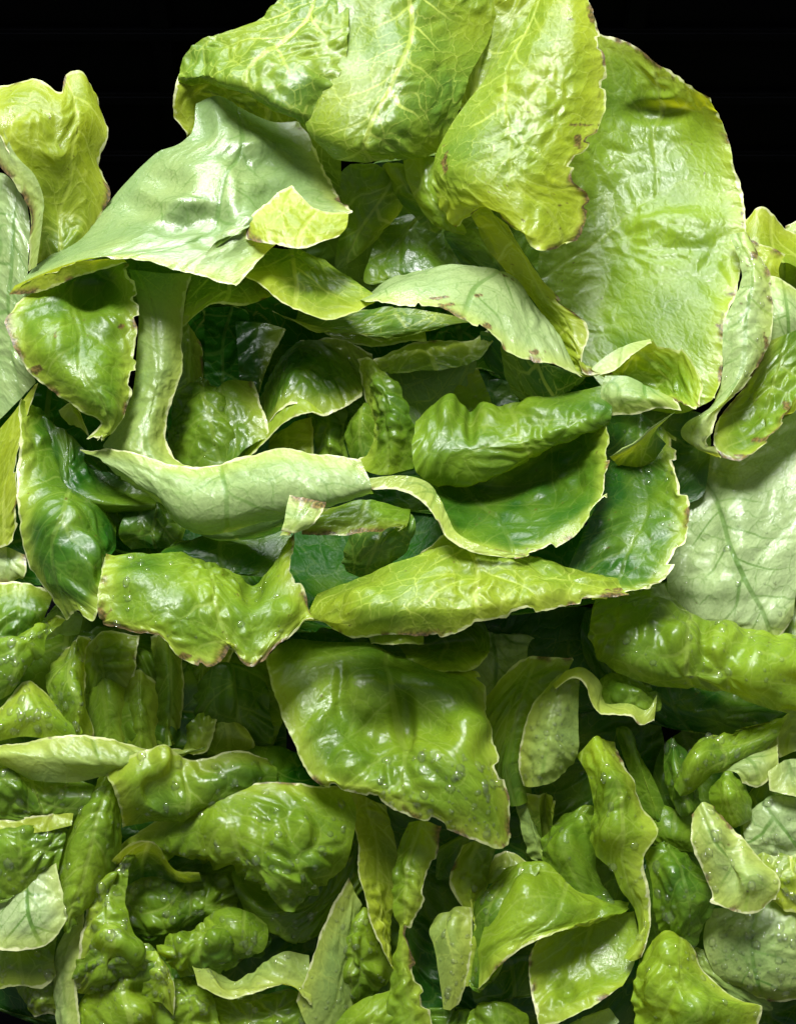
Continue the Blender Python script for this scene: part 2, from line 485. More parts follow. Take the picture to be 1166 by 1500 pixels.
    if rib and len(rib) > 6:
        f0, f1, t0, t1, r0, r1 = rib[:6]
        n = max(8, int(nu * (t1 - t0) / 2)); V, F = [], []
        W0 = W
        for k in range(n):
            t = k / (n - 1)
            i = min(int((t0 + (t1 - t0) * t) * (nu - 1)), nu - 1); j = min(int((f0 + (f1 - f0) * t) * (nv - 1)), nv - 2)
            p = W0[i, j]
            i2 = min(i + 1, nu - 1); i1 = max(i2 - 2, 0); j1 = max(j - 1, 0)
            ax = W0[i2, j] - W0[i1, j]; bx_ = W0[i, j + 1] - W0[i, j1]
            bx_ = bx_ / max(np.linalg.norm(bx_), 1e-9)
            nn = np.cross(ax, bx_); nn = nn / max(np.linalg.norm(nn), 1e-9)
            if nn @ (np.array(cam.location) - p) < 0: nn = -nn
            r = (r0 + (r1 - r0) * t) * PX * (0.12 + 0.88 * sstep(0, .22, 1 - t)) * (0.3 + 0.7 * sstep(0, .08, t))
            for q in range(8):
                f = q / 8 * 6.2832
                V.append(p + r * (math.cos(f) * bx_ + 0.42 * math.sin(f) * nn))
        for k in range(n - 1):
            for q in range(8):
                F.append((k * 8 + q, k * 8 + (q + 1) % 8, (k + 1) * 8 + (q + 1) % 8, (k + 1) * 8 + q))
        F.append(tuple(range(8))[::-1]); F.append(tuple(range((n - 1) * 8, n * 8)))
        mesh_object('midrib', V, F, MAT_RIB, host, org)
    if dew:
        V, F = drops_mesh(rng, P, Nf, dew, sgn, dr[0], dr[1], zone)
        if V:
            o = mesh_object('dew', V, F, MAT_WATER, host, org)
            o['kind'] = 'stuff'
    return ob

# ------------------------------------------------------------------ the crate behind and below
def box_object(name, lo, hi, parent, bevel=0.0015):
    x0, y0, z0 = lo; x1, y1, z1 = hi
    import bmesh
    bm = bmesh.new()
    vs = [bm.verts.new((x, y, z)) for x in (x0, x1) for y in (y0, y1) for z in (z0, z1)]
    for f in ((0, 1, 3, 2), (4, 6, 7, 5), (0, 4, 5, 1), (2, 3, 7, 6), (0, 2, 6, 4), (1, 5, 7, 3)):
        bm.faces.new([vs[i] for i in f])
    bmesh.ops.bevel(bm, geom=bm.edges[:], offset=bevel, segments=2, affect='EDGES')
    bmesh.ops.recalc_face_normals(bm, faces=bm.faces[:])
    me = bpy.data.meshes.new(name); bm.to_mesh(me); bm.free()
    me.materials.append(MAT_BLACK)
    o = bpy.data.objects.new(name, me); coll.objects.link(o); o.parent = parent
    return o
crate = bpy.data.objects.new('crate', None); coll.objects.link(crate)
crate['label'] = 'black plastic crate with ribbed back wall behind and below the lettuces'
crate['category'] = 'crate'
YB = 0.30
box_object('floor_panel', (-0.5, -0.35, -0.012), (0.5, YB, 0.0), crate)
box_object('back_panel', (-0.5, YB, -0.012), (0.5, YB + 0.008, 0.40), crate)
for z in (0.06, 0.115, 0.17, 0.225, 0.262, 0.30, 0.345):
    box_object('rail', (-0.498, YB - 0.010, z), (0.498, YB + 0.002, z + 0.007), crate)
for x in (-0.40, -0.13, 0.13, 0.40):
    box_object('stile', (x - 0.006, YB - 0.0075, 0.0), (x + 0.006, YB + 0.002, 0.395), crate)

# ------------------------------------------------------------------ the lettuces
head('A', 'lettuce_head', 'large open lettuce head with folded upright leaves, spread in front of the black crate wall', (570, 560, -380))
head('B', 'lettuce_head', 'wet crinkled lettuce with a big blistered leaf and a rolled pale leaf at its side', (280, 1330, -210))
head('M', 'lettuce_head', 'dark tightly crumpled lettuce below the torn wet leaf of the open head', (190, 1040, -240))
head('C', 'lettuce_head', 'bright lettuce with one broad hanging leaf and a long twisted ribbon leaf', (700, 1230, -230))
head('D', 'lettuce_head', 'lettuce with pale spoon shaped hanging leaf and glossy folded bottom leaf', (1050, 1240, -230))
head('E', 'lettuce_head', 'pale lettuce with strong ribs and a knobbly horizontal leaf under the open head', (1060, 850, -260))
head('G', 'lettuce_head', 'lettuce of which only a small curled leaf shows behind the open head', (1180, 380, -420))

# ---- open head: leaves standing at the back
L('A', '480,240,-380 600,215,-400 720,230,-400 880,260,-390/430,340,-400 560,330,-420 700,330,-420 880,360,-390/400,440,-400 540,430,-430 700,430,-430 870,440,-380', tint=.45, edges='')
L('A', '240,420,-360 400,420,-390 600,440,-400 800,450,-380 920,480,-330/230,540,-380 400,540,-420 600,550,-430 800,540,-400 930,560,-330/230,660,-330 400,660,-370 600,660,-380 800,660,-350 930,680,-280/230,760,-250 400,770,-280 600,780,-280 800,780,-250 960,770,-200', tint=.2, edges='')
L('A', '640,-25,-250 720,-20,-235 815,-20,-225/640,60,-240 720,70,-225 775,60,-205/640,165,-230 700,160,-215 730,150,-205', face='out', tint=.95, age=.9, edges='', bl=(3, 40))
L('A', '490,-25,-195 560,-20,-180 630,-20,-190 730,-20,-240/497,50,-150 545,45,-138 600,45,-150 720,50,-225/482,110,-118 530,115,-105 600,105,-110 690,110,-185/449,165,-108 520,175,-78 600,170,-80 672,165,-155/455,200,-105 520,215,-74 590,220,-85 650,205,-145/490,233,-118 540,240,-95 600,236,-115 640,222,-145',
  face='out', tint=.62, edges='', bl=(3, 60), bumps=((600, 95, 42, 50, 14), (565, 170, 34, 38, 6), (640, 140, 30, 6), (522, 45, 28, 55, -9)), ruf=2, wr=.6, rnd=False)
L('A', '415,-15,-240 450,-15,-220 510,-10,-190/375,30,-220 440,28,-182 510,35,-150/288,60,-228 380,70,-160 440,80,-135 505,90,-122/264,92,-236 345,100,-142 420,112,-110 488,128,-108/260,114,-228 320,117,-150 385,140,-103 435,168,-92 460,182,-108/268,128,-255 326,126,-200 388,153,-160 430,168,-150 450,195,-155',
  face='out', tint=.60, edges='', bl=(4, 46), bumps=((435, 112, 36, 32, 14), (330, 112, 24, 18, 5), (410, 160, 22, 18, 5), (385, 85, 26, 5)), ruf=2, wr=.7, rnd=False)
L('A', '262,108,-245 330,110,-262 420,140,-270 500,170,-270/254,150,-222 300,152,-262 410,190,-275 500,220,-275/277,202,-236 330,215,-275 420,250,-285 500,275,-280', face='out', tint=.7, edges='L')
L('A', '795,-18,-150 830,-22,-110 856,-15,-115/752,52,-132 790,50,-85 840,45,-75 878,50,-92/702,125,-118 745,125,-65 820,130,-50 888,122,-78/656,195,-108 705,195,-50 790,200,-30 876,190,-62/634,248,-104 680,255,-40 760,262,-15 836,258,-38/640,295,-95 690,298,-40 765,315,-5 862,292,-50/660,326,-92 712,305,-45 772,345,0 848,342,-40/667,331,-105 716,307,-52 785,364,-4 826,364,-35',
  face='out', tint=.74, age=.9, edges='RB', bl=(3, 74), ruf=4, rib=(.30, .86, .45, .93, 2.8, 1.0), wr=.5, stain=((868, 20, 9, 30), (884, 75, 6, 36), (852, 183, 28, 5), (845, 207, 10, 18), (652, 238, 7, 26)))
A4 = L('A', '865,46,-335 920,62,-322 985,108,-300 1041,142,-262/850,120,-325 905,140,-335 985,185,-320 1062,192,-272/830,230,-315 890,240,-322 975,268,-296 1080,262,-252/800,330,-295 880,335,-292 980,345,-248 1092,332,-218/788,400,-268 870,420,-254 980,420,-200 1080,420,-168/810,480,-230 880,490,-212 970,495,-160 1062,480,-124/860,540,-185 920,560,-165 990,570,-112 1056,560,-98/900,590,-160 950,600,-135 1000,605,-104 1045,582,-88',
  face='in', tint=.78, age=.6, edges='TR', bl=(3, 80), bumps=((960, 165, 45, 16, -18), (1000, 330, 60, 25, 12)), ruf=4, rib=(.03, .40, .60, .42, 10, 3), wr=.45, wet=.18, stain=((1070, 432, 14, 8), (1058, 476, 9, 24), (1056, 545, 6, 18), (1086, 320, 4, 30)))
L('A', '1070,345,-195 1090,342,-182 1097,349,-188/1085,400,-150 1105,400,-135 1123,400,-150/1062,470,-125 1095,465,-105 1131,460,-125/1058,540,-105 1090,530,-85 1122,515,-100/1040,590,-95 1065,580,-70 1085,572,-80/1005,615,-85 1030,615,-60 1052,605,-65/1000,640,-92 1020,650,-70 1044,640,-62/1038,660,-88 1048,664,-80 1058,668,-72',
  face='out', tint=.6, pale=.85, age=.8, edges='R', bl=(2.5, 40), dew=26, dr=(1.6, 4), stain=((1122, 500, 7, 18), (1104, 372, 10, 12)))
L('A', '1125,500,-145 1150,490,-152 1185,475,-160/1090,565,-132 1130,545,-142 1185,525,-140/1050,615,-112 1100,610,-122 1185,570,-105/1045,648,-82 1090,650,-84 1140,612,-76 1185,590,-75/1057,668,-70 1085,671,-62 1120,646,-58 1150,602,-60 1185,550,-65',
  face='in', tint=.5, age=1.0, edges='BL', bl=(3, 46), stain=((1122, 643, 30, 8), (1152, 600, 10, 24), (1088, 668, 24, 4)))
L('A', '1105,400,-205 1140,405,-190 1185,430,-200/1115,460,-165 1150,460,-150 1185,465,-160/1120,520,-160 1150,510,-160 1185,505,-165', face='out', tint=.5, pale=.8, edges='T', bl=(3, 46))
# throat between the upright leaves and the rim
L('A', '498,238,-195 550,238,-178 592,258,-190/500,320,-215 545,300,-200 590,305,-215/486,405,-205 520,380,-215 565,345,-235', face='in', tint=.62, edges='', bl=(3, 56), ruf=1, rib=(.9, .25, .1, .95, 3.5, 1.5))
L('A', '575,318,-240 625,300,-232 690,330,-225/548,365,-220 600,352,-215 670,372,-205/525,425,-195 600,402,-185 690,395,-180', face='in', tint=.5, edges='', bl=(3, 56), rib=(.42, .30, .02, .98, 3.0, 1.5))
L('A', '585,222,-160 618,222,-140 648,228,-150/600,270,-165 622,272,-135 645,285,-140/632,325,-150 655,335,-130 690,348,-140', face='in', tint=.8, edges='', bl=(2, 40), ruf=1)
L('A', '555,238,-190 575,240,-168 600,240,-175/575,285,-200 600,285,-178 625,300,-180/635,350,-205 650,335,-180 668,338,-185', face='in', tint=.6, edges='', bl=(2, 40), ruf=1)
L('A', '640,330,-200 690,335,-190 740,330,-170/680,390,-190 730,390,-170 780,390,-150/740,450,-170 790,460,-150 830,470,-130', face='in', tint=.4, edges='', bl=(4, 50))
L('A', '680,303,-145 708,303,-112 742,332,-100/720,370,-135 760,370,-105 787,402,-90/760,420,-125 795,430,-90 827,447,-74/800,470,-110 832,480,-75 860,482,-66/828,520,-80 845,525,-55 851,545,-46/850,550,-44 875,549,-45 898,546,-52',
  face='out', tint=.74, age=.9, edges='R', bl=(3, 46), ruf=3)
# left: the greyish waxed leaf and its folded rims
A6 = L('A', '288,152,-222 318,141,-218 345,150,-228 400,175,-250 440,176,-252/276,200,-195 320,200,-160 370,205,-165 420,216,-192 464,222,-212/226,224,-195 300,240,-125 370,245,-125 430,262,-150 486,272,-175/182,274,-185 260,280,-95 340,285,-90 400,292,-105 455,284,-128 508,305,-118/128,332,-155 215,330,-75 300,325,-60 370,318,-62 430,310,-95 510,314,-108/58,386,-112 160,365,-42 250,365,-30 318,358,-30 352,345,-52 430,338,-100/20,428,-80 110,385,-30 180,378,-10 270,396,0 322,412,4 346,416,5',
  face='out', tint=.26, pale=.50, age=.35, edges='BR', bl=(2.5, 58), ruf=3, wet=1.3, wr=.6,
  bumps=((248, 268, 34, 20, -17), (208, 303, 32, 19, -15), (254, 328, 26, 16, -14), (305, 322, 40, 20, -17), (378, 238, 38, 21, -17), (408, 290, 36, 30, -18), (275, 296, 26, 9, 6), (340, 285, 12, 40, 6), (310, 352, 30, 12, -9), (345, 225, 28, 13, -7), (300, 185, 16, 26, -7)))
L('A', '428,270,-92 442,290,-82 475,308,-74 511,312,-82/366,318,-62 402,335,-45 450,345,-40 507,334,-60/359,350,-52 400,358,-35 445,363,-30 496,345,-50', face='out', tint=1.0, age=.5, edges='TBL', bl=(2.5, 46), ruf=2, wr=.5, name='folded_margin', parent=A6)  # yellow of light shining through from behind is put into the tint
L('A', '22,418,-76 60,402,-54 110,384,-30 180,377,-10/14,432,-80 60,427,-60 110,408,-45 186,383,-26', face='out', tint=1.0, age=.9, edges='B', bl=(2, 40), ruf=2, wr=.4, name='folded_margin', parent=A6)
A7 = L('A', '-12,130,-160 48,118,-165 88,138,-158 97,113,-190 118,109,-196 140,135,-208/-12,170,-110 50,165,-108 95,170,-120 130,165,-152 156,190,-182/-5,186,-100 50,215,-92 95,220,-105 125,215,-140 147,236,-172/18,232,-95 60,260,-110 95,265,-122 125,270,-138 161,275,-168/40,258,-85 68,300,-122 100,310,-135 130,310,-142 157,302,-162/54,388,-105 75,375,-125 95,368,-125 115,360,-135 132,348,-145',
  face='out', tint=.66, age=.6, edges='TRL', bl=(3, 60), ruf=3, rib=(.62, .42, .45, 1, 1.2, 2.2))
L('A', '0,182,-96 24,228,-88 50,256,-70 63,290,-64 60,335,-70 53,390,-80/-14,230,-110 4,250,-100 22,270,-88 44,305,-82 43,350,-86 40,398,-90', face='out', tint=.6, pale=.85, age=1.0, edges='B', bl=(2, 34), ruf=2, wr=.4, name='folded_margin', parent=A7)
L('A', '-25,255,-150 8,255,-140 40,300,-120/-25,330,-140 10,330,-122 44,340,-112/-25,430,-128 5,420,-112 40,430,-104/-25,510,-115 10,500,-105 40,505,-96/-25,640,-105 5,610,-95 52,560,-88',
  face='out', tint=.4, pale=.6, age=.5, edges='', bl=(2, 56), ruf=2, wet=1.5, rnd=False)
L('A', '-22,650,-92 15,606,-72 52,561,-60/-22,700,-80 8,690,-60 27,655,-54/-22,760,-72 8,755,-55 28,735,-50/-22,805,-72 5,802,-60 25,782,-58', face='out', tint=1.0, age=1.0, edges='RB', bl=(2, 34), ruf=3)
L('A', '-22,800,-84 10,800,-72 38,812,-70/-22,830,-80 10,832,-64 40,838,-64/-22,862,-85 8,856,-72 34,848,-70', face='out', tint=.3, pale=1.0, age=1.0, edges='RB', bl=(2, 40))
L('A', '42,432,-82 100,405,-85 150,388,-95 188,384,-104/8,469,-42 70,450,-52 135,430,-90 204,440,-76/27,517,-20 80,500,-10 140,490,-38 205,500,-50/50,554,-10 100,545,15 150,540,5 198,555,-30/118,600,0 142,592,20 165,592,15 188,600,-10/151,619,-12 156,626,5 161,630,10 172,628,0/128,641,-10 140,646,0 150,646,0 158,641,-5',
  face='in', tint=.50, age=.8, edges='LRB', bl=(4, 54), bumps=((135, 425, 32, 28, -24), (70, 500, 34, 16), (160, 470, 24, 12)), ruf=3, stain=((55, 540, 16, 12), (82, 492, 7, 12), (178, 478, 8, 5)))
L('A', '85,600,-60 105,585,-55 118,600,-50/90,612,-50 110,605,-35 126,622,-38/100,622,-52 118,625,-40 131,640,-42', face='out', tint=.55, edges='RT', bl=(2, 30), ruf=1)
L('A', '188,392,-125 235,398,-112 281,401,-130/203,450,-96 240,455,-90 266,462,-110/200,520,-80 240,525,-68 269,530,-95/190,580,-60 225,585,-46 252,590,-70/165,630,-50 210,640,-26 243,642,-50/150,653,-44 215,668,-14 256,668,-30/160,664,-44 232,684,-4 286,685,-12',
  face='out', tint=.42, pale=.35, edges='R', bl=(2.5, 44), ruf=2.5, rib=(.1, .5, .05, .5, 1.2, .8))
# the front crescent of the heart
L('A', '116,657,-45 160,660,-20 212,668,5 282,684,25 350,670,45 408,655,55 470,662,65 528,673,70/150,675,-10 200,700,20 250,720,45 310,725,72 380,710,88 450,700,96 542,706,85/168,690,-10 215,722,20 265,756,45 325,762,70 390,747,85 460,736,95 544,716,85/180,702,-40 230,738,-14 280,777,10 335,785,26 390,764,44 460,744,58 547,722,60',
  face='out', tint=.34, pale=.62, edges='T', bl=(2.5, 50), ruf=2.5)
L('A', '240,740,-25 300,765,0 360,765,20 430,745,30/262,765,-20 315,788,5 370,783,20 435,757,30/285,780,-50 330,793,-30 380,790,-20 430,772,-10', face='out', tint=.3, pale=.4, edges='', bl=(2, 50), ruf=1)
# the bowl right of it
A11 = L('A', '556,704,20 630,700,-70 720,690,-100 800,640,-90 888,596,-45/600,712,30 650,735,-30 730,730,-55 820,690,-55 893,640,-12/635,742,55 675,766,18 745,766,6 830,735,0 893,690,22/655,786,80 700,796,68 760,799,62 835,766,52 887,724,48/662,797,86 710,808,85 770,818,85 835,789,74 886,732,54',
  face='in', tint=.20, age=.8, edges='BR', bl=(3, 66), ruf=3, stain=((800, 806, 30, 6), (886, 700, 5, 20)))
L('A', '538,701,82 595,697,75 630,710,70 652,745,78 670,780,86 706,800,92 772,816,88/545,717,85 585,719,85 620,736,86 641,762,92 656,787,96 690,808,98 742,818,93', face='out', tint=.9, pale=.45, age=.6, edges='B', bl=(2, 40), ruf=2, wr=.4, name='folded_margin', parent=A11)
L('A', '608,612,-62 640,590,-78 700,600,-84 745,598,-72 800,585,-62 884,563,-52/604,650,-30 650,625,-30 710,625,-30 770,615,-25 840,600,-18 895,588,-32/610,690,-20 660,665,-5 720,655,2 790,640,6 850,620,6 895,612,-15/640,712,-40 700,702,-20 750,687,-14 810,657,-8 860,634,-10 892,622,-26/640,705,-90 700,695,-80 750,680,-75 810,650,-65 860,628,-62 885,615,-60',
  face='in', tint=.64, edges='', bl=(4.5, 50), bumps=((655, 605, 14, 20, 20), (715, 605, 16, 14, 14), (690, 620, 8, 24, -16), (780, 600, 40, 16, 10)), ruf=1, rnd=False)
# outer bowl to the lower right, and its front
L('A', '880,600,-110 930,600,-130 990,640,-110/884,660,-80 940,660,-95 990,672,-70/880,720,-40 940,720,-55 1002,705,-20/850,790,10 920,780,-4 1007,762,25/830,842,50 900,842,42 987,832,55/835,882,85 905,874,85 952,866,75',
  face='in', tint=.10, age=.8, edges='RB', bl=(3, 60), ruf=3, dew=8)
L('A', '466,872,35 520,850,45 600,815,45 680,790,50 760,808,55 850,830,58 905,845,55/455,890,58 510,880,95 600,855,106 690,840,106 770,845,100 850,850,90 915,868,85/447,905,58 500,915,105 590,895,136 680,890,140 770,875,125 850,868,105 918,874,92/450,913,45 500,930,80 580,931,118 652,933,125 700,912,130 790,896,118 860,883,105 917,876,95',
  face='out', tint=.54, age=.8, edges='B', bl=(3.5, 56), bumps=((540, 885, 40, 22, 14), (700, 835, 30, 12, -8)), ruf=3, stain=((765, 815, 24, 5), (902, 864, 18, 6), (860, 878, 20, 5), (660, 925, 24, 5)))
# small torn leaf and the curl under it
A13 = L('A', '468,742,20 540,734,14 602,745,0/420,770,58 480,764,56 545,766,46 596,770,25/411,786,70 470,783,66 530,779,60 586,777,34', face='in', tint=.55, age=1.0, edges='BL', bl=(2.5, 36), ruf=2, stain=((545, 777, 40, 6), (480, 780, 20, 5)))
L('A', '425,726,96 442,733,100 478,739,92/420,744,106 445,750,110 472,750,104/417,762,114 436,766,118 463,763,112/412,778,116 430,780,118 449,773,112', face='out', tint=.3, pale=.9, age=.9, edges='TRB', bl=(1.5, 30), ruf=1.5, name='folded_margin', parent=A13, stain=((462, 741, 14, 6), (448, 734, 8, 4)))
L('A', '520,765,-20 560,765,-30 603,748,-10/505,795,-30 555,792,15 608,772,5/498,822,-30 540,828,10 592,803,-5/508,845,-40 545,846,-20 575,828,-25', face='out', tint=.35, edges='', bl=(4, 36))
L('A', '560,835,-20 620,800,-10 665,775,0/560,855,10 620,825,25 670,800,25/560,875,0 620,855,20 670,835,20', face='in', tint=.5, edges='T', bl=(3, 40))
# torn wet leaf at the lower front
A14 = L('A', '152,814,55 220,815,35 300,815,25 375,845,28 433,782,5/148,840,100 220,838,88 300,840,78 372,870,70 428,830,48/143,875,120 210,870,125 290,875,120 370,895,105 445,865,70/146,905,125 205,905,140 270,915,145 345,930,125 456,900,80/150,913,122 200,928,140 240,937,146 252,950,148 272,968,146 314,976,140 345,943,130 352,976,128 370,984,125 398,958,114 454,905,82',
  face='in', tint=.55, age=1.0, edges='BRL', bl=(4, 46), bumps=((200, 850, 40, 18, 10), (370, 860, 14, 24, -16), (420, 900, 20, 14)), ruf=4, dew=22, dr=(1.8, 5), stain=((268, 962, 16, 9), (205, 928, 44, 6), (152, 900, 12, 14), (300, 974, 26, 5)))
L('A', '28,585,-60 70,600,-95 100,640,-110 150,680,-120/26,680,-20 70,690,-34 110,700,-60 175,735,-90/28,750,20 80,760,50 130,760,40 168,800,0/35,802,30 80,810,82 130,820,86 160,820,60/56,848,40 90,860,95 125,865,106 152,850,92/100,908,60 112,896,95 136,908,105 150,872,102',
  face='in', tint=.22, age=.5, edges='LB', bl=(5, 58), bumps=((85, 760, 34, 16), (125, 815, 28, 14)), ruf=3)
L('A', '50,595,-105 100,625,-78 122,680,-55 160,716,-60 232,730,-60/46,640,-95 85,670,-60 97,716,-26 150,736,-16 227,742,-40/45,662,-120 75,692,-100 97,738,-70 150,752,-55 227,750,-70', face='in', tint=.34, edges='', bl=(4, 40), ruf=1)
L('A', '150,700,-90 200,690,-100 260,730,-100/185,745,-50 220,742,-40 275,765,-60/175,780,-40 225,785,-30 270,790,-50/180,805,-60 225,808,-50 265,808,-60', face='in', tint=.38, edges='', bl=(6, 40))
L('A', '235,800,-20 320,780,-60 430,770,-60/240,815,10 330,810,-10 420,810,-20/260,830,0 340,840,5 400,850,0', face='in', tint=.3, edges='', bl=(4, 50))
L('A', '110,620,-130 170,660,-150 260,700,-160/120,720,-130 190,740,-140 300,780,-130/130,800,-80 210,820,-90 330,830,-90', face='in', tint=.2, edges='', bl=(5, 50))
L('A', '140,760,-150 300,760,-170 480,760,-170 700,740,-170 900,760,-160/130,840,-90 300,850,-100 480,850,-110 700,850,-110 900,850,-100/150,900,-20 300,920,-20 480,920,-40 700,915,-40 880,890,-30', face='in', tint=.22, edges='', bl=(5, 56))
L('A', '-40,420,-190 60,420,-190 180,500,-190/-40,560,-180 70,560,-180 190,600,-190/-40,700,-150 90,700,-150 200,720,-170/-40,860,-100 90,860,-100 200,840,-110', face='in', tint=.15, edges='', bl=(5, 50))
# rim of the opening: behind
L('A', '338,368,-115 380,362,-135 440,362,-150 495,402,-150/348,383,-82 400,395,-90 450,410,-95 500,420,-102 545,425,-92/358,400,-60 410,441,-54 470,467,-45 512,456,-50 548,440,-60',
  face='out', tint=.52, age=.3, edges='B', bl=(3, 46), ruf=2)
L('A', '280,400,-140 330,385,-140 362,395,-125 405,425,-115/270,450,-115 310,435,-108 350,432,-102 405,430,-98/262,483,-112 290,461,-100 320,446,-95 352,448,-92 402,431,-92', face='out', tint=.5, edges='B', bl=(3, 40), ruf=2)
L('A', '518,440,-115 570,408,-118 640,390,-118 700,389,-118 757,405,-110 802,470,-85 852,548,-42/530,440,-70 590,420,-60 660,420,-53 720,440,-53 772,475,-48 812,510,-44 852,549,-38/535,442,-50 600,446,-22 652,453,-12 706,483,-6 760,521,-8 806,536,-18 853,550,-35',
  face='out', tint=.35, pale=.75, age=.8, edges='B', bl=(2.5, 54), ruf=2.5, wet=1.2, stain=((714, 478, 13, 7), (786, 516, 14, 6), (640, 436, 30, 4), (660, 446, 22, 4), (700, 432, 8, 3)))
# curl right of it
A19 = L('A', '866,546,-65 900,520,-85 950,497,-95 1000,512,-82 1030,560,-60/890,556,-80 930,562,-128 970,566,-118 1000,575,-82 1027,590,-40/900,566,-66 940,578,-74 985,592,-40 1005,602,-25 1021,608,-18',
  face='in', tint=.55, age=.8, edges='TBR', bl=(3, 44), ruf=2.5, rib=(.45, .75, .2, .8, .8, 1.6))
L('A', '858,547,-55 890,520,-62 920,505,-75 952,497,-90/875,551,-45 900,542,-46 926,522,-60 954,503,-84', face='out', tint=.4, pale=.95, edges='B', bl=(2, 36), ruf=1, wr=.4, name='folded_margin', parent=A19)
L('A', '886,550,-42 920,552,-36 955,570,-30 986,588,-24/879,580,-36 915,580,-8 955,584,-6 992,592,-18/892,608,-32 930,607,-14 965,598,-12 998,602,-15', face='out', tint=.4, pale=.5, age=.4, edges='BR', bl=(2, 36), ruf=2, wr=.5, name='folded_margin', parent=A19)
L('A', '890,600,-160 960,600,-150 1040,600,-140/880,660,-150 950,660,-150 1040,660,-130/870,740,-130 950,740,-130 1030,740,-120', face='in', tint=.3, edges='', bl=(3, 50))
L('A', '985,600,-30 960,630,-60 975,650,-80/930,645,-45 940,660,-70 950,680,-90/892,668,-60 905,680,-85 915,700,-100', face='in', tint=.35, edges='L', bl=(2, 40), rib=(.02, .02, .02, .98, 2.6, 2.2, 1), ruf=.5)
# inside the opening
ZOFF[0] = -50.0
L('A', '250,470,-190 275,470,-170 300,500,-180/255,520,-180 280,525,-150 302,540,-170/258,580,-170 285,575,-140 305,580,-160', face='in', tint=.4, edges='R', bl=(3, 36))
L('A', '255,560,-160 292,543,-150 325,565,-148 345,600,-165/248,610,-122 290,590,-98 332,600,-96 377,622,-124/244,650,-100 290,640,-70 332,640,-70 380,642,-100/258,700,-80 300,700,-60 340,700,-55 374,695,-80',
  face='in', tint=.46, edges='', bl=(4.5, 44), bumps=((305, 598, 30, 11), (275, 632, 22, 6), (345, 632, 24, 7)), ruf=1, dew=14, dr=(1.5, 4))
L('A', '366,622,-170 384,560,-160 430,500,-180 482,508,-180 530,545,-168/372,645,-125 394,590,-108 440,545,-98 490,550,-98 533,562,-122/360,668,-85 390,622,-74 430,592,-66 466,606,-66 500,599,-78 529,572,-100',
  face='in', tint=.42, edges='B', bl=(4, 42), ruf=2.5, dew=14, dr=(1.5, 4))
L('A', '352,672,-74 394,614,-70 430,580,-70 452,586,-64 474,603,-60/348,684,-60 390,642,-52 425,612,-46 450,604,-50 476,607,-58', face='in', tint=.7, edges='B', bl=(2, 40), ruf=1.5)
L('A', '395,640,-120 430,620,-120 460,610,-130/390,680,-100 430,670,-90 460,660,-100/390,710,-100 430,705,-90 460,700,-100', face='out', tint=.4, edges='R', bl=(3, 40))
L('A', '526,526,-122 539,524,-110 552,537,-100/535,570,-112 560,570,-66 582,566,-80/545,620,-100 575,612,-40 600,612,-60/540,655,-90 570,652,-34 606,642,-55/518,682,-70 560,696,-40 606,686,-55', face='in', tint=.52, age=.2, edges='LT', bl=(4, 32), ruf=2.5, dew=10, dr=(1.2, 3))
L('A', '520,600,-112 535,588,-105 548,592,-100/506,622,-104 528,612,-76 550,618,-84/507,655,-100 530,655,-76 552,645,-84/520,690,-90 540,690,-75 560,680,-80', face='in', tint=.5, edges='', bl=(5, 26), ruf=1)
L('A', '450,600,-140 480,590,-130 510,595,-140/455,640,-120 482,630,-96 508,635,-120/455,690,-110 485,690,-92 515,690,-110', face='in', tint=.36, edges='', bl=(6, 30))
L('A', '555,545,-165 620,530,-165 705,520,-175/578,590,-150 630,585,-155 680,570,-170/600,640,-120 618,622,-138 645,592,-160', face='out', tint=.3, pale=.35, edges='', bl=(3, 50), ruf=1, rib=(.95, .9, .1, .98, 1.5, 2.5))
L('A', '545,530,-130 600,506,-150 642,497,-160 690,500,-165 714,484,-170/556,548,-118 610,545,-120 660,540,-126 700,528,-140 722,500,-155', face='out', tint=.42, edges='T', bl=(3, 36), ruf=2)
L('A', '640,560,-200 700,530,-220 760,560,-220/620,620,-170 690,600,-180 760,600,-180/620,680,-120 690,660,-120 760,650,-120', face='in', tint=.3, edges='', bl=(3, 50))
L('A', '733,495,-130 770,520,-100 820,542,-72 858,552,-55/742,550,-130 785,565,-100 830,570,-82 852,560,-66/760,592,-120 790,592,-105 820,585,-95 840,570,-80', face='out', tint=.42, edges='', bl=(3, 46), ruf=1)
L('A', '700,480,-150 740,500,-150 790,540,-150/710,540,-170 750,560,-170 790,590,-170', face='in', tint=.3, edges='', bl=(3, 46))
L('A', '440,440,-150 520,455,-150 600,455,-150 700,470,-150/430,470,-125 500,485,-120 560,490,-120 620,486,-130/400,455,-120 440,478,-112 470,490,-110 520,488,-112 560,500,-115', face='out', tint=.3, edges='B', bl=(3, 46), ruf=2)
L('A', '470,480,-170 540,485,-165 620,470,-165/490,490,-150 545,510,-145 625,500,-148', face='out', tint=.36, edges='B', bl=(2, 40), ruf=1.5)
L('A', '345,470,-230 390,470,-230 420,480,-230/350,540,-200 380,540,-190 400,520,-200/355,605,-180 372,600,-170 385,560,-180', face='in', tint=-.1, edges='R', bl=(3, 40))  # lowest tint paints the shade deep in the opening
L('A', '300,440,-280 340,440,-270 370,450,-280/300,520,-280 330,520,-270 360,520,-280/300,600,-250 330,600,-240 360,600,-250', face='in', tint=-.1, edges='', bl=(2, 50), rib=(.5, .4, .05, .9, 5, 4))  # shade of the deep pocket is put into this dark tint too

ZOFF[0] = 0.0
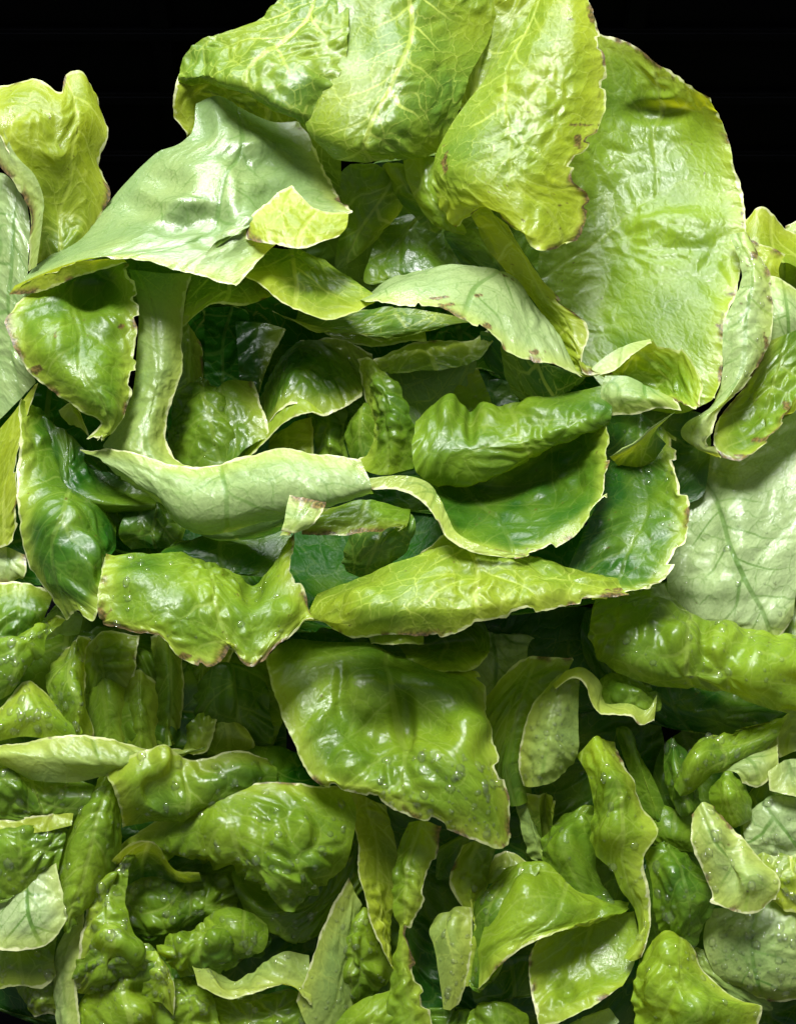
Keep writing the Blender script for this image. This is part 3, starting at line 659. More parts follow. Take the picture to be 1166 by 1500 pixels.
# ---- far right head behind, and the pale ribbed head
L('G', '1080,330,-300 1110,305,-300 1140,325,-310 1185,345,-320/1085,370,-270 1115,360,-265 1145,370,-275 1185,380,-290/1095,400,-260 1120,395,-250 1150,385,-255 1185,410,-280', face='out', tint=.55, age=.6, edges='T', bl=(3, 46))
L('G', '1095,350,-255 1120,360,-250 1150,372,-245/1100,395,-250 1120,395,-240 1140,395,-240/1105,430,-250 1125,425,-240 1145,420,-240', face='out', tint=.85, age=1., edges='T', bl=(2, 40))
L('G', '1100,380,-330 1140,380,-330 1190,380,-340/1100,480,-300 1140,480,-300 1190,480,-300/1100,600,-280 1140,600,-280 1190,600,-280', face='in', tint=.4, edges='')
L('E', '980,660,-185 1060,650,-172 1190,590,-160/995,740,-140 1080,735,-116 1190,700,-104/978,830,-125 1060,825,-82 1120,825,-72 1190,800,-82/985,900,-115 1050,905,-72 1110,910,-60 1168,862,-70/998,928,-125 1060,934,-90 1128,942,-66 1160,905,-72',
  face='out', tint=.25, pale=.9, edges='B', bl=(3, 80), bumps=((1080, 760, 26, 90, 10), (1040, 860, 60, 18, 8), (1140, 900, 24, 8)), ruf=2, wr=1.0, rib=(.25, .7, .3, .9, 9, 4), dew=14)
L('E', '920,850,-150 980,840,-140 1060,860,-150/930,890,-140 980,890,-120 1050,900,-130/940,930,-150 1000,930,-130 1060,940,-130', face='out', tint=.2, pale=1.0, edges='', bl=(3, 50))
L('E', '1140,880,-120 1165,880,-110 1200,870,-110/1135,940,-90 1165,940,-80 1200,940,-80', face='in', tint=.5, edges='', bl=(3, 40))
L('E', '895,868,-70 960,862,-62 1020,902,-50 1080,926,-42 1190,936,-40/878,905,-22 940,910,10 1010,940,20 1080,960,22 1190,970,20/874,937,-12 930,960,25 1000,985,36 1070,990,32 1190,1000,30/884,962,-32 930,986,0 990,1003,5 1060,1011,10 1120,1032,10 1190,1048,10',
  face='in', tint=.62, edges='', bl=(6, 44), bumps=((1000, 942, 32, 22), (1058, 934, 26, 24, 22), (1030, 940, 8, 30, -10), (1108, 988, 30, 24), (1154, 968, 26, 20), (962, 892, 28, 11), (1112, 946, 22, 12), (1142, 1016, 24, 9)), ruf=1, rnd=False, dew=46, dr=(1.6, 5.5))
L('E', '860,880,-130 920,960,-140 1000,1000,-140 1180,1030,-140/850,930,-120 920,1010,-110 1000,1040,-100 1180,1060,-100/860,1000,-130 920,1050,-120 1000,1080,-110 1180,1090,-110', face='in', tint=.26, edges='', bl=(5, 50), dew=10, back_leaf=True)

# ---- crumpled dark head to the left
L('M', '-25,860,-70 40,852,-62 78,872,-75/-25,900,-22 30,900,-20 72,890,-42/-25,940,-5 20,935,-12 62,912,-45', face='in', tint=.36, edges='T', bl=(4, 50))
L('M', '60,930,-55 80,900,-66 98,906,-66/-25,940,0 35,936,12 76,926,-22/-25,990,22 25,982,22 62,962,-10/-25,1035,10 10,1018,5 36,987,-12', face='in', tint=.50, edges='T', bl=(5, 46), dew=30, dr=(1.8, 5))
L('M', '70,900,-80 90,880,-90 120,900,-100/60,940,-75 85,925,-80 115,930,-95', face='out', tint=.3, pale=.5, edges='', bl=(2, 40))
L('M', '-25,1062,0 18,1022,0 36,999,-5 58,1004,-20 92,1042,-32/-25,1078,22 25,1052,26 60,1046,22 107,1062,0/-25,1090,8 30,1080,20 70,1082,15 114,1084,0', face='in', tint=.52, edges='T', bl=(5, 34), dew=26, dr=(1.8, 5.5), ruf=2)
L('M', '88,955,-65 115,928,-62 138,936,-78/70,1000,-44 105,990,-12 127,985,-46/84,1040,-32 115,1030,5 132,1030,-34/98,1090,-22 120,1090,-5 138,1090,-34', face='in', tint=.46, edges='TR', bl=(5, 30), dew=16)
L('M', '110,930,-135 200,915,-140 300,930,-140 410,970,-130/125,990,-100 200,980,-92 280,990,-92 410,1030,-108/135,1045,-66 200,1045,-54 260,1055,-50 395,1065,-95/140,1092,-44 200,1094,-36 260,1096,-40 385,1110,-95',
  face='in', tint=.30, edges='', bl=(6, 34), bumps=((160, 1040, 18, 50, 10), (198, 1050, 20, 54, 13), (228, 1030, 12, 44, -10), (246, 1065, 16, 40, 12), (190, 965, 44, 12, 8), (290, 1000, 44, 30, 10), (180, 990, 10, 44, -8), (330, 1010, 20, 44, 8)), ruf=1)
L('M', '122,985,-90 150,950,-82 185,970,-90/130,1030,-60 160,1020,-36 190,1030,-60/132,1100,-50 162,1100,-36 192,1100,-56', face='in', tint=.42, edges='TR', bl=(5, 28))
L('M', '172,1000,-74 205,978,-56 232,1005,-70/176,1045,-50 206,1040,-20 236,1050,-50/182,1100,-44 210,1102,-22 240,1100,-44', face='in', tint=.46, edges='TR', bl=(4, 28))
L('M', '265,1090,-60 285,1055,-55 312,1040,-66/270,1100,-45 292,1085,-34 316,1050,-55/285,1106,-40 305,1098,-34 322,1045,-50', face='in', tint=.42, edges='B', bl=(3, 30), ruf=1)
L('M', '318,1045,-60 330,1042,-56 345,1055,-62/305,1080,-50 335,1075,-40 372,1085,-52/305,1105,-58 335,1104,-50 374,1096,-60', face='out', tint=.36, edges='R', bl=(3, 30), ruf=1)
L('M', '112,962,-84 150,924,-70 205,930,-84/124,1002,-62 155,976,-38 200,976,-56/130,1024,-64 160,1008,-48 198,1008,-60', face='in', tint=.40, edges='TR', bl=(6, 26), bumps=((165, 955, 26, 7, 12), (170, 975, 26, 7, 12)), ruf=1)
L('M', '218,932,-84 240,926,-62 266,940,-84/228,1000,-62 248,995,-34 270,1005,-62/226,1088,-48 246,1093,-24 266,1088,-50', face='in', tint=.44, edges='TR', bl=(6, 26), ruf=1)
L('M', '282,1012,-84 320,974,-66 380,985,-90/288,1052,-68 330,1030,-42 390,1040,-80/298,1090,-70 340,1078,-60 396,1092,-86', face='in', tint=.34, edges='', bl=(5, 34), bumps=((335, 1015, 9, 34, 12),), ruf=1)
L('M', '262,950,-100 300,940,-84 345,950,-104/265,1000,-90 295,990,-66 330,985,-92/270,1050,-78 290,1045,-66 310,1040,-84', face='in', tint=.4, edges='TR', bl=(6, 28), ruf=1)
L('M', '-25,1100,10 40,1086,20 85,1078,26 150,1080,12 205,1092,0 265,1096,-22/-25,1106,30 50,1110,42 110,1116,46 180,1116,32 250,1106,2 300,1096,-20/28,1126,10 60,1142,20 110,1147,24 162,1137,14 245,1117,-4 300,1099,-26', face='out', tint=.45, pale=.35, edges='T', bl=(3, 44), ruf=2)
L('M', '-25,1108,-12 30,1106,-10 60,1132,-22 135,1150,-40/-25,1150,22 30,1150,24 65,1162,6 125,1168,0/-25,1200,8 40,1196,10 80,1196,0 118,1196,-14', face='in', tint=.42, edges='', bl=(4.2, 44), dew=12)
L('M', '-25,1205,0 30,1196,8 70,1190,6 110,1182,0/-25,1222,14 30,1220,18 70,1216,14 106,1208,8', face='out', tint=.55, edges='T', bl=(2, 34), ruf=2)
L('M', '-25,1224,10 40,1216,10 96,1216,0/-25,1270,34 35,1262,34 85,1260,12/-25,1330,30 30,1310,26 80,1290,4', face='in', tint=.5, edges='', bl=(4.5, 50), bumps=((10, 1240, 30, 14),), dew=16)
L('M', '152,1132,18 190,1110,22 235,1096,20 282,1112,0 340,1106,-20 400,1110,-60/165,1152,32 202,1140,46 242,1132,34 282,1150,22 340,1130,8 405,1130,-30/175,1187,10 210,1182,36 246,1192,24 286,1182,22 340,1160,4 405,1150,-30/180,1216,-22 215,1208,-2 250,1206,0 290,1192,0 340,1180,-8 405,1170,-40',
  face='in', tint=.42, edges='LT', bl=(5, 42), bumps=((238, 1110, 12, 24, 16), (265, 1180, 20, 12), (225, 1160, 18, 24, -12)), ruf=1.5, dew=14)
L('M', '288,1115,-44 360,1088,-66 470,1100,-90/308,1152,-30 372,1132,-34 475,1140,-60/305,1190,-30 372,1172,-30 480,1165,-50', face='in', tint=.26, edges='', bl=(5, 50))
L('M', '-230,900,-170 150,900,-160 420,940,-160/-240,1050,-150 150,1050,-140 420,1070,-150/-230,1250,-120 150,1250,-100 420,1200,-110', face='in', tint=.26, edges='', bl=(6, 50), back_leaf=True)

# ---- blistered wet head at the lower left
L('B', '162,1243,-44 215,1211,-20 270,1178,0 330,1155,10 420,1149,10 508,1154,-10/190,1257,-22 240,1236,15 300,1200,45 370,1195,52 440,1190,46 520,1190,6/222,1264,-24 270,1257,20 330,1255,60 390,1250,76 450,1250,66 512,1240,16/268,1264,-24 312,1258,10 360,1280,50 402,1290,82 452,1298,60 496,1282,8/296,1268,-66 340,1278,-4 376,1302,40 408,1332,60 440,1332,50 474,1305,8',
  face='in', tint=.5, age=.1, edges='T', bl=(6.5, 38), bumps=((418, 1290, 28, 14), (370, 1225, 16, 38, 9), (405, 1230, 16, 40, 10), (440, 1215, 14, 38, 8), (325, 1215, 24, 8), (350, 1262, 20, -7)), ruf=1.5, dew=70, dr=(1.6, 6))
L('B', '344,1272,-40 400,1290,-60 470,1250,-60 535,1170,-66/356,1312,-22 400,1332,-8 462,1322,-8 538,1260,-46/372,1352,-44 410,1374,-20 452,1380,-20 495,1362,-44', face='in', tint=.32, edges='', bl=(5, 46), ruf=1, dew=26, dr=(1.8, 6))
L('B', '513,1286,-10 527,1322,-22 540,1360,-46/476,1350,2 497,1392,-10 520,1440,-34/455,1410,12 482,1452,0 515,1505,-24/436,1467,16 452,1505,10 485,1530,0', face='out', tint=.4, pale=.3, edges='L', bl=(3, 40), ruf=1.5, dew=14)
B4 = L('B', '148,1140,-24 157,1139,0 168,1144,-10 180,1166,-36/108,1202,0 130,1190,42 155,1190,36 172,1202,-4/88,1272,10 110,1265,58 140,1265,50 167,1262,4/89,1302,20 105,1320,62 125,1320,50 147,1312,10/97,1352,30 103,1357,50 110,1346,45 122,1326,18', face='in', tint=.60, edges='', bl=(3.5, 40), ruf=1.5, dew=12, rnd=False)
L('B', '-25,1322,30 40,1290,42 82,1264,36/-25,1360,50 40,1340,62 93,1310,48/-25,1392,55 50,1391,62 76,1379,58 101,1346,52', face='out', tint=.3, pale=.95, age=.4, edges='BR', bl=(2.5, 46), ruf=2, name='folded_margin', parent=B4)
L('B', '-25,1380,0 30,1380,0 85,1370,-10/-25,1420,10 30,1420,14 80,1410,0/-25,1455,-4 20,1445,10 60,1447,5 84,1430,0', face='in', tint=.32, edges='B', bl=(6, 40), dew=10)
L('B', '20,1440,-30 55,1420,-30 90,1410,-30/35,1470,-20 60,1462,-6 90,1460,-20/50,1490,-30 70,1486,-20 90,1490,-30', face='in', tint=.3, edges='B', bl=(5, 40), dew=16)
L('B', '104,1347,-12 117,1340,0 126,1322,10/81,1402,-12 100,1400,10 119,1400,22/79,1442,-12 95,1440,10 112,1440,22/84,1520,-2 100,1520,20 122,1520,20', face='out', tint=.3, pale=.6, edges='R', bl=(2.5, 40), ruf=2)
L('B', '178,1257,-4 188,1240,0 203,1236,-14/134,1302,20 160,1290,36 189,1284,18/121,1352,30 155,1345,56 187,1345,34/117,1392,30 160,1385,72 210,1398,46/111,1432,25 150,1432,50 194,1422,28/109,1455,8 140,1460,28 176,1450,8',
  face='in', tint=.5, age=.1, edges='L', bl=(7, 38), bumps=((165, 1375, 22, 16), (195, 1395, 18, 16), (150, 1430, 22, 12)), ruf=1.5, dew=60, dr=(1.6, 6.5))
L('B', '140,1300,26 165,1262,28 192,1239,28 222,1237,26 245,1258,22 264,1272,20 292,1275,8/160,1330,-30 185,1300,-36 210,1290,-42 232,1290,-44 252,1298,-46 272,1302,-46 300,1302,-52', face='in', tint=.3, edges='T', bl=(2, 40), ruf=1.5, dew=8)
L('B', '184,1288,-84 240,1288,-74 300,1268,-60 352,1262,-76/186,1330,-52 240,1320,-40 290,1304,-16 350,1300,-42/190,1355,-50 245,1347,-30 290,1337,-6 340,1332,-42/213,1378,-56 250,1368,-34 280,1352,-22 325,1347,-50', face='in', tint=.42, edges='', bl=(6, 40), ruf=1, dew=30, dr=(1.6, 6))
L('B', '190,1385,-12 215,1383,12 244,1412,-2/128,1452,0 190,1430,42 248,1430,20/114,1492,10 180,1470,52 255,1470,18/114,1530,10 180,1530,50 255,1530,18', face='in', tint=.5, edges='', bl=(7, 38), bumps=((200, 1485, 26, 22), (225, 1425, 20, 14), (210, 1450, 22, 10, -16)), ruf=1, dew=60, dr=(1.4, 5))
L('B', '238,1378,-24 280,1364,-10 330,1343,-22 388,1358,-46/243,1398,0 280,1390,32 330,1375,26 388,1386,-12/254,1424,0 290,1418,20 330,1418,10 374,1408,-12', face='in', tint=.52, edges='', bl=(8, 28), bumps=((272, 1388, 20, 9), (325, 1376, 20, 10), (365, 1380, 16, 8)), ruf=1, dew=40, dr=(1.4, 4.5))
L('B', '278,1404,20 310,1408,10 340,1430,10 380,1410,0 420,1393,0 452,1400,-14/284,1416,40 310,1426,36 330,1446,36 380,1440,30 420,1440,20 456,1440,8/290,1442,46 320,1457,46 345,1462,42 385,1449,42 420,1440,36 457,1472,14', face='out', tint=.62, pale=.35, edges='B', bl=(5, 36), ruf=2, dew=22, dr=(1.4, 4))
L('B', '240,1430,-20 280,1430,-20 300,1440,-30/245,1470,0 280,1465,24 310,1470,0/245,1530,0 285,1530,20 320,1530,0', face='in', tint=.46, edges='', bl=(7, 34), dew=20)
L('B', '310,1460,-20 360,1460,-10 440,1450,-20/315,1500,-10 370,1495,10 450,1490,-10/310,1540,-10 370,1540,10 450,1540,-10', face='in', tint=.42, edges='', bl=(7, 40), dew=16)
L('B', '-230,1200,-105 200,1200,-85 540,1150,-95/-230,1350,-85 200,1340,-75 560,1340,-85/-200,1420,-65 200,1560,-45 580,1580,-55', face='in', tint=.26, edges='', bl=(7, 50), back_leaf=True)

# ---- the head with the broad hanging leaf
L('C', '389,962,-34 430,934,-60 520,940,-74 600,962,-72 650,984,-58 700,986,-50/400,1010,10 460,1000,10 530,990,18 600,1000,18 680,1008,8 710,1022,-16/424,1075,40 480,1060,40 550,1070,18 610,1060,28 680,1070,56 718,1078,18/450,1130,60 510,1110,66 570,1112,58 630,1096,90 690,1110,92 734,1112,52/466,1147,62 530,1150,82 590,1165,92 650,1172,106 710,1172,96 747,1162,58/470,1151,58 540,1169,76 600,1196,84 660,1218,88 728,1242,78 750,1236,58',
  face='in', tint=.5, age=.75, edges='LBR', bl=(4.5, 62), bumps=((685, 1070, 28, 22), (590, 1050, 16, 46, -24), (540, 1020, 40, 14), (500, 1010, 10, 40, -10)), ruf=2.5, dew=46, dr=(2, 7), zone=(.68, .98, .3, .98))
L('C', '540,915,-60 620,905,-70 700,912,-66 716,935,-60/580,945,-100 640,945,-110 690,940,-100 713,945,-62/600,975,-64 650,972,-56 690,968,-48 714,952,-45/608,985,-56 650,988,-38 690,982,-40 712,962,-42', face='in', tint=.36, edges='B', bl=(3, 40), ruf=1.5)
L('C', '540,925,-80 580,920,-60 620,925,-70/545,945,-70 580,945,-50 620,945,-64', face='in', tint=.45, edges='B', bl=(3, 30))
L('C', '400,900,-140 560,890,-150 720,890,-150 900,880,-150/400,960,-130 560,960,-130 720,970,-130 900,970,-130/420,1040,-100 560,1040,-110 720,1050,-110 900,1050,-110', face='in', tint=.26, edges='', bl=(5, 56), back_leaf=True)
L('C', '680,920,-140 720,920,-130 790,930,-140/690,970,-120 730,970,-110 790,980,-130/690,1030,-120 730,1030,-110 780,1030,-120', face='out', tint=.2, pale=.7, edges='', bl=(4, 40))
L('C', '712,1020,-70 770,963,-66 840,966,-70/705,1060,-56 750,1040,-30 810,1025,-36/722,1120,-56 750,1120,-34 775,1110,-44/742,1180,-60 760,1180,-46 780,1170,-56', face='in', tint=.44, edges='T', bl=(5, 42))
C4 = L('C', '803,1007,-34 825,990,-20 848,984,-24/774,1050,-22 810,1050,10 848,1040,-14/759,1112,-18 800,1105,16 847,1100,-10/764,1152,-22 785,1152,0 812,1142,-5 840,1120,-20', face='out', tint=.36, pale=.3, edges='L', bl=(4, 44), ruf=1.5, dew=26, dr=(1.8, 5))
L('C', '808,1002,-14 830,980,0 855,977,0 876,1000,-12 886,1030,-12 920,1030,0 946,1040,4 962,1018,0/813,1008,8 838,991,16 857,1002,16 870,1040,16 890,1047,20 925,1049,26 938,1062,20 958,1056,8', face='out', tint=.75, pale=.3, edges='B', bl=(2, 34), ruf=1.5, wr=.4, name='folded_margin', parent=C4)
L('C', '870,1000,-50 900,985,-50 950,1000,-50/878,1030,-30 920,1010,0 965,1025,-10/890,1046,-20 925,1040,5 962,1045,-6', face='in', tint=.48, edges='', bl=(3, 36), ruf=1)
L('C', '843,1106,-24 870,1078,-12 902,1086,-36/857,1140,0 890,1130,32 922,1130,-2/865,1190,10 902,1180,46 942,1180,8/861,1226,10 905,1220,58 965,1216,30/880,1260,15 915,1255,46 946,1250,36/895,1276,25 920,1275,42 943,1270,40/905,1300,25 930,1300,42 949,1300,40/925,1336,25 940,1336,40 954,1336,38/928,1372,30 940,1372,42 952,1366,40/913,1402,38 924,1408,42 938,1402,40',
  face='in', tint=.72, age=.6, edges='R', bl=(4, 48), bumps=((905, 1160, 26, 6), (895, 1215, 28, 7)), ruf=2, dew=10)
L('C', '798,1366,-24 850,1344,-34 925,1333,-4/774,1402,10 840,1390,-12 932,1370,10/777,1440,30 840,1430,14 928,1408,22/784,1482,50 840,1462,46 912,1440,44/788,1504,54 830,1494,62 870,1474,62 908,1442,52', face='in', tint=.68, age=.7, edges='LB', bl=(3.5, 54), bumps=((830, 1450, 14, -12),), ruf=2)
L('C', '758,1270,-34 800,1264,-20 845,1300,-14 922,1320,-12/740,1310,10 770,1300,32 820,1320,40 920,1323,0/714,1352,20 745,1350,56 800,1350,62 860,1346,40 917,1327,10/700,1400,32 720,1400,60 755,1385,70 800,1365,70 856,1349,46/700,1450,40 720,1427,60 760,1392,72 800,1370,74 858,1352,46', face='in', tint=.66, age=.2, edges='B', bl=(4, 56), bumps=((770, 1290, 18, 36, 7),), ruf=2.5)
L('C', '732,1286,-24 760,1272,0 792,1268,10/698,1330,-12 735,1320,20 770,1308,28/689,1380,0 720,1375,30 747,1370,48/684,1432,8 700,1450,32 722,1428,48', face='in', tint=.52, edges='', bl=(5, 42), bumps=((715, 1335, 26, 6),), ruf=1, dew=12)
L('C', '715,1265,-60 745,1245,-40 790,1270,-40/705,1300,-40 740,1290,-10 770,1300,-10', face='out', tint=.4, pale=.3, edges='T', bl=(4, 40))
L('C', '828,1190,-64 862,1182,-58 886,1200,-64/798,1232,-52 830,1215,-10 874,1226,-30/798,1262,-42 830,1252,4 874,1270,-20/820,1302,-22 850,1302,-4 894,1312,-22/850,1327,-12 880,1327,-5 925,1324,-12', face='in', tint=.5, edges='', bl=(7, 40), bumps=((825, 1245, 24, 8), (860, 1202, 18, 7), (850, 1285, 14, 34, 5)), ruf=1, dew=10)
L('C', '770,1160,-60 790,1165,-30 800,1160,-60 812,1172,-30 800,1190,-50/772,1185,-60 790,1190,-40 798,1195,-60 808,1205,-40 806,1215,-50/780,1240,-70 795,1240,-60 800,1240,-70 810,1240,-60 815,1245,-70', face='out', tint=.35, edges='T', bl=(2, 30), ruf=3)
L('C', '755,1180,-70 770,1175,-60 785,1190,-70/765,1220,-60 780,1215,-46 795,1225,-60/775,1260,-60 792,1255,-50 805,1260,-60', face='out', tint=.3, pale=.3, edges='', bl=(3, 30))
L('C', '678,1240,-46 700,1234,-40 724,1242,-52/660,1290,-32 690,1282,-8 717,1280,-32/669,1320,-22 690,1322,2 706,1320,-20/690,1370,-10 697,1370,4 703,1365,-10/678,1440,0 683,1445,6 688,1436,0', face='in', tint=.48, edges='L', bl=(4, 34), ruf=1.5, dew=8)
L('C', '640,1350,-30 665,1330,-14 692,1330,-8/630,1370,-12 660,1365,14 692,1360,2/640,1405,0 665,1405,22 692,1405,10/645,1450,4 662,1452,16 682,1442,10/648,1478,6 660,1480,12 672,1472,8', face='out', tint=.42, pale=.25, edges='R', bl=(5, 36), ruf=2, dew=12)
L('C', '645,1240,-70 680,1225,-70 720,1240,-80/640,1290,-60 670,1285,-50 700,1290,-60', face='in', tint=.35, edges='', bl=(4, 40))
L('C', '598,1205,-24 620,1202,-10 643,1211,-18/579,1262,-12 610,1260,12 636,1262,-5/577,1322,0 600,1320,22 613,1326,10/583,1362,6 591,1366,16 598,1376,12/574,1422,0 590,1420,18 610,1422,0/563,1520,0 600,1520,22 637,1520,0', face='in', tint=.5, age=.9, edges='R', bl=(4, 44), ruf=2)
L('C', '507,1158,-26 530,1166,-50 565,1180,-66/521,1232,-12 547,1232,-40 580,1250,-66/530,1302,2 552,1302,-26 580,1304,-54/545,1352,12 561,1352,-10 575,1362,-34/572,1416,12 575,1418,5 578,1419,0', face='out', tint=.52, edges='L', bl=(4, 40), ruf=2)
L('C', '518,1348,-44 535,1333,-26 548,1347,-44/483,1395,-44 520,1380,4 562,1390,-34/481,1425,-44 525,1422,4 574,1422,-34/494,1475,-44 520,1464,-20 555,1454,-34', face='in', tint=.54, edges='', bl=(7, 34), bumps=((515, 1395, 22, 6), (503, 1432, 18, 5)), ruf=1, dew=30, dr=(1.6, 4.5))
L('C', '500,1480,-20 540,1455,-10 580,1445,-20/490,1510,0 540,1490,20 585,1480,0/490,1540,0 540,1540,20 585,1540,0', face='in', tint=.7, edges='', bl=(4, 40))
L('C', '610,1480,-40 660,1470,-30 700,1480,-40/610,1530,-20 660,1520,0 710,1530,-20', face='in', tint=.45, edges='', bl=(6, 34))
L('C', '690,1480,-10 730,1468,10 770,1480,-10/690,1530,10 730,1520,30 780,1530,10', face='in', tint=.55, edges='', bl=(5, 34))
L('C', '690,1430,-40 740,1410,-50 790,1400,-40/700,1470,-30 740,1460,-30 785,1460,-20', face='in', tint=.3, edges='', bl=(5, 40))
L('C', '810,1510,0 850,1490,10 890,1470,0/820,1540,20 860,1530,30 910,1500,10', face='out', tint=.25, pale=.6, edges='', bl=(5, 30))
L('C', '440,1000,-125 620,1000,-135 960,960,-145/470,1150,-95 640,1180,-115 980,1180,-125/540,1300,-85 700,1300,-105 960,1300,-105/560,1560,-75 700,1560,-75 960,1560,-75', face='in', tint=.26, edges='', bl=(7, 50), back_leaf=True)

# ---- lower right head
L('D', '1012,1192,28 1029,1174,32 1048,1182,20/1014,1226,40 1050,1220,62 1078,1216,44/1024,1262,44 1070,1265,78 1113,1256,54/1044,1310,50 1090,1302,84 1141,1290,58/1040,1322,54 1080,1337,78 1110,1337,76 1130,1316,62', face='out', tint=.42, pale=.5, age=.7, edges='LRB', bl=(4, 50), bumps=((1070, 1260, 16, 40, -16), (1100, 1290, 20, 10)), ruf=2.5, dew=10)
L('D', '1035,1330,-24 1100,1322,-10 1195,1300,0/1030,1380,-10 1110,1380,32 1195,1370,30/1055,1432,-6 1110,1442,24 1195,1442,20/1078,1450,-24 1120,1460,-2 1195,1460,0', face='out', tint=.4, pale=.5, edges='B', bl=(3, 80), ruf=2, dew=70, dr=(1.8, 6))
L('D', '1090,1245,-4 1130,1240,6 1195,1240,10/1110,1280,14 1150,1290,30 1195,1290,30/1130,1320,8 1150,1335,20 1195,1340,20', face='out', tint=.62, edges='B', bl=(5, 42), dew=16)
L('D', '942,1240,0 975,1231,4 1004,1250,-12/953,1292,20 990,1285,52 1038,1296,18/958,1342,20 1000,1336,58 1043,1312,18/968,1367,15 1000,1372,42 1028,1352,18/984,1382,10 1010,1396,22 1020,1380,8', face='in', tint=.45, edges='', bl=(3.6, 56), bumps=((985, 1275, 24, 6), (1010, 1315, 26, 5)), ruf=1, dew=10)
L('D', '953,1376,28 975,1361,34 1004,1376,18/934,1412,40 980,1402,82 1034,1420,48/924,1452,45 990,1442,102 1074,1456,58/929,1502,50 1000,1492,112 1060,1476,92 1116,1470,60/930,1550,50 1000,1550,104 1060,1530,80 1112,1500,58', face='in', tint=.64, age=.3, edges='R', bl=(4.5, 54), bumps=((985, 1390, 26, 12), (960, 1450, 16, 40, 12), (1030, 1480, 24, 10)), ruf=2, dew=12)
L('D', '1000,1390,-30 1030,1390,-20 1060,1410,-30/1020,1430,-20 1060,1440,0 1110,1460,-20/1060,1470,-20 1090,1470,-10 1130,1480,-20', face='out', tint=.35, pale=.3, edges='', bl=(4, 40), rib=(.3, .4, .1, .8, 3, 2))
L('D', '996,1132,-24 1030,1080,-20 1080,1070,-42 1142,1053,-56/998,1152,0 1025,1110,22 1062,1102,0 1134,1075,-24/1004,1164,-4 1030,1137,10 1062,1117,0 1112,1102,-24', face='in', tint=.44, edges='', bl=(4, 36), ruf=1.5, dew=14)
L('D', '1033,1132,-20 1080,1108,-22 1137,1073,-44/1078,1132,0 1100,1126,6 1140,1110,-10/1088,1148,2 1110,1153,6 1140,1132,-5', face='out', tint=.3, pale=.6, edges='BR', bl=(3, 36), ruf=1.5)
L('D', '1124,1130,10 1150,1112,14 1195,1110,10/1127,1158,18 1155,1165,24 1195,1175,20', face='out', tint=.35, pale=.7, edges='BL', bl=(2, 36), ruf=1.5)
L('D', '1042,1150,-10 1063,1131,0 1088,1140,-10/1042,1172,0 1070,1166,34 1100,1172,0/1058,1214,0 1080,1208,24 1098,1202,0', face='in', tint=.46, edges='', bl=(2.5, 34), bumps=((1070, 1158, 20, 5),), ruf=1)
L('D', '1090,1190,-20 1130,1170,-10 1195,1180,-10/1095,1230,0 1140,1225,16 1195,1225,10/1110,1255,0 1150,1260,10 1195,1260,10', face='out', tint=.3, pale=.8, edges='', bl=(3, 44), rib=(.3, .8, .1, .9, 1.5, 1.5), dew=10)
L('D', '970,1090,-60 985,1080,-50 1005,1100,-60/975,1150,-40 995,1140,-10 1018,1150,-36/995,1195,-30 1010,1190,-4 1024,1180,-26', face='in', tint=.4, edges='', bl=(5, 36), dew=10)
L('D', '903,1070,-66 918,1075,-50 930,1100,-66/922,1130,-56 940,1130,-34 956,1140,-56/945,1190,-46 962,1192,-30 976,1186,-46/962,1212,-44 970,1212,-38 978,1205,-44', face='in', tint=.36, edges='', bl=(3, 40), ruf=1)
L('D', '945,1180,-60 985,1190,-50 1020,1200,-60/950,1220,-40 985,1225,-20 1018,1230,-40/965,1250,-40 990,1250,-30 1020,1250,-40', face='in', tint=.5, edges='', bl=(4, 44))
L('D', '1080,1180,-40 1110,1140,-40 1140,1140,-50/1090,1230,-30 1115,1200,-20 1150,1190,-40', face='in', tint=.5, edges='', bl=(5, 36))
L('D', '1135,1060,-60 1160,1040,-50 1195,1040,-50/1140,1110,-50 1165,1100,-40 1195,1100,-40', face='out', tint=.3, pale=.3, edges='L', bl=(4, 40))
L('D', '960,1050,-140 1060,1050,-140 1380,1050,-150/950,1200,-100 1060,1200,-110 1400,1200,-130/940,1350,-80 1060,1350,-80 1400,1350,-100/920,1580,-60 1060,1580,-60 1380,1560,-70', face='in', tint=.26, edges='', bl=(7, 50), back_leaf=True)

# the pile goes on beyond the picture
L('E', '1160,600,-240 1260,600,-230 1400,620,-260/1150,760,-170 1270,750,-130 1420,780,-180/1150,900,-130 1270,900,-80 1420,920,-150/1160,1040,-130 1260,1030,-110 1390,1040,-170', face='out', tint=.4, pale=.6, edges='R', bl=(4, 60))
L('D', '1180,1080,-60 1260,1060,-40 1360,1080,-90/1170,1200,-30 1270,1190,20 1380,1210,-50/1180,1320,-20 1270,1330,30 1370,1330,-50', face='in', tint=.45, edges='BR', bl=(5, 50))
L('D', '1190,1330,-30 1260,1310,-10 1350,1330,-60/1180,1430,0 1270,1420,40 1370,1440,-30/1190,1560,0 1270,1560,30 1360,1550,-40', face='in', tint=.5, edges='TR', bl=(5, 50))
L('G', '1150,330,-330 1230,300,-330 1330,330,-340/1150,440,-300 1240,430,-280 1350,450,-310/1150,560,-260 1250,560,-230 1370,580,-280', face='in', tint=.5, edges='TR', bl=(4, 60))
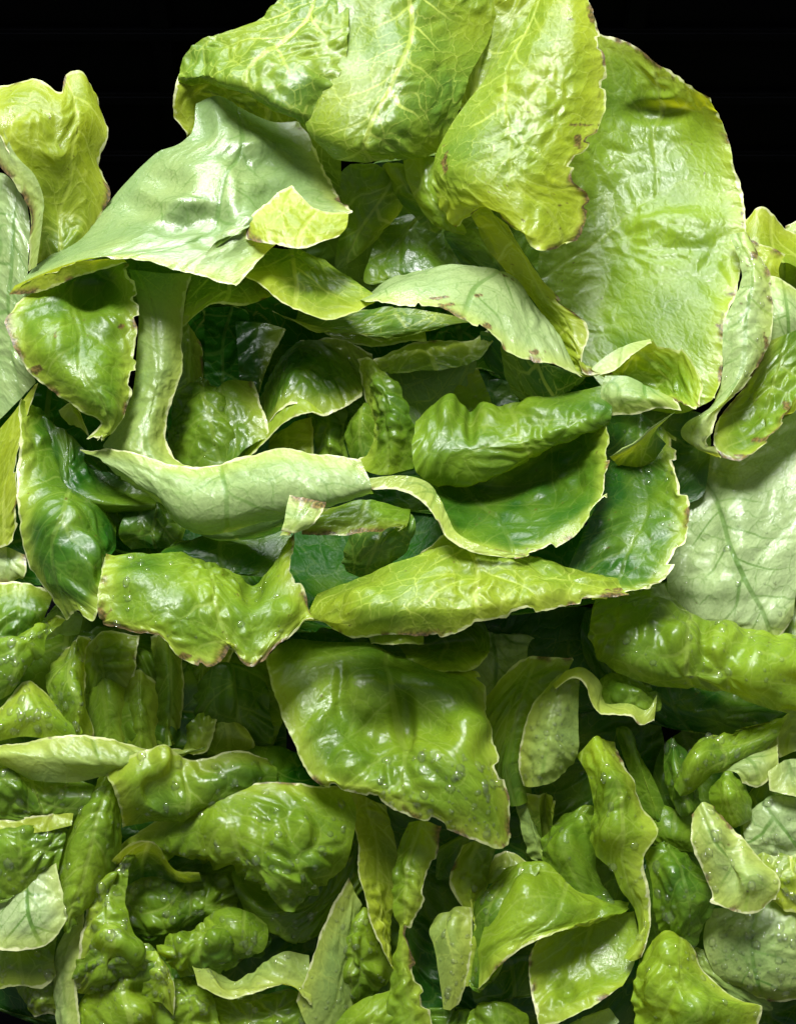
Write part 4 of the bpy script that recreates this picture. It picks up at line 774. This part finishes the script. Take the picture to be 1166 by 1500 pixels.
L('A', '-20,230,-170 -90,190,-190 -170,230,-220/-15,400,-150 -100,390,-150 -200,420,-200/-15,560,-120 -100,570,-110 -190,580,-180/-20,700,-110 -90,720,-110 -160,700,-170', face='out', tint=.45, pale=.6, edges='RT', bl=(3, 60))
L('M', '-10,860,-80 -80,840,-80 -170,880,-120/-10,980,-20 -90,970,0 -200,1000,-70/-10,1100,-10 -90,1110,10 -180,1110,-60', face='in', tint=.45, edges='R', bl=(5, 50))
L('B', '-10,1120,-20 -90,1110,-10 -180,1140,-70/-10,1240,10 -90,1240,30 -200,1260,-40/-10,1350,20 -90,1380,40 -180,1370,-40', face='in', tint=.5, edges='BR', bl=(5, 50))

L('A', '300,600,-150 330,560,-165 372,560,-175/312,650,-118 345,610,-128 385,600,-140/330,690,-95 360,655,-100 395,640,-112', face='in', tint=.4, edges='R', bl=(4, 36), ruf=2)
L('A', '600,560,-215 640,545,-220 700,540,-225/605,610,-190 650,600,-195 720,590,-200/612,660,-150 660,650,-150 720,640,-160', face='in', tint=.45, edges='T', bl=(4, 40), ruf=2)
L('A', '440,500,-235 500,495,-230 545,520,-230/445,560,-215 500,555,-205 545,570,-210/450,640,-180 500,640,-170 550,640,-180', face='in', tint=.35, edges='T', bl=(4, 40), ruf=2)
L('B', '115,1400,40 150,1385,62 190,1390,60 222,1402,44/112,1425,34 150,1415,70 192,1416,66 226,1420,40/116,1445,10 152,1440,40 194,1438,38 226,1432,18', face='in', tint=.55, edges='', bl=(6, 34), ruf=1, dew=30, dr=(1.6, 5))
L('B', '205,1395,30 232,1392,34 252,1420,26/210,1430,40 238,1425,52 258,1450,34/205,1470,30 236,1470,40 256,1490,26', face='in', tint=.55, edges='R', bl=(6, 30), ruf=2, dew=20, dr=(1.6, 4.5))
L('B', '300,1345,-20 335,1330,-6 385,1345,-30/310,1375,10 345,1362,26 388,1372,-6/330,1400,10 352,1392,20 380,1396,0', face='in', tint=.56, edges='', bl=(6, 28), ruf=1, dew=16, dr=(1.6, 4.5))

L('A', '110,350,-190 200,340,-190 290,340,-190 380,350,-190/120,400,-165 200,395,-165 290,395,-165 380,400,-165/130,450,-175 200,450,-175 290,450,-175 370,450,-175', face='in', tint=.35, edges='', bl=(4, 50))
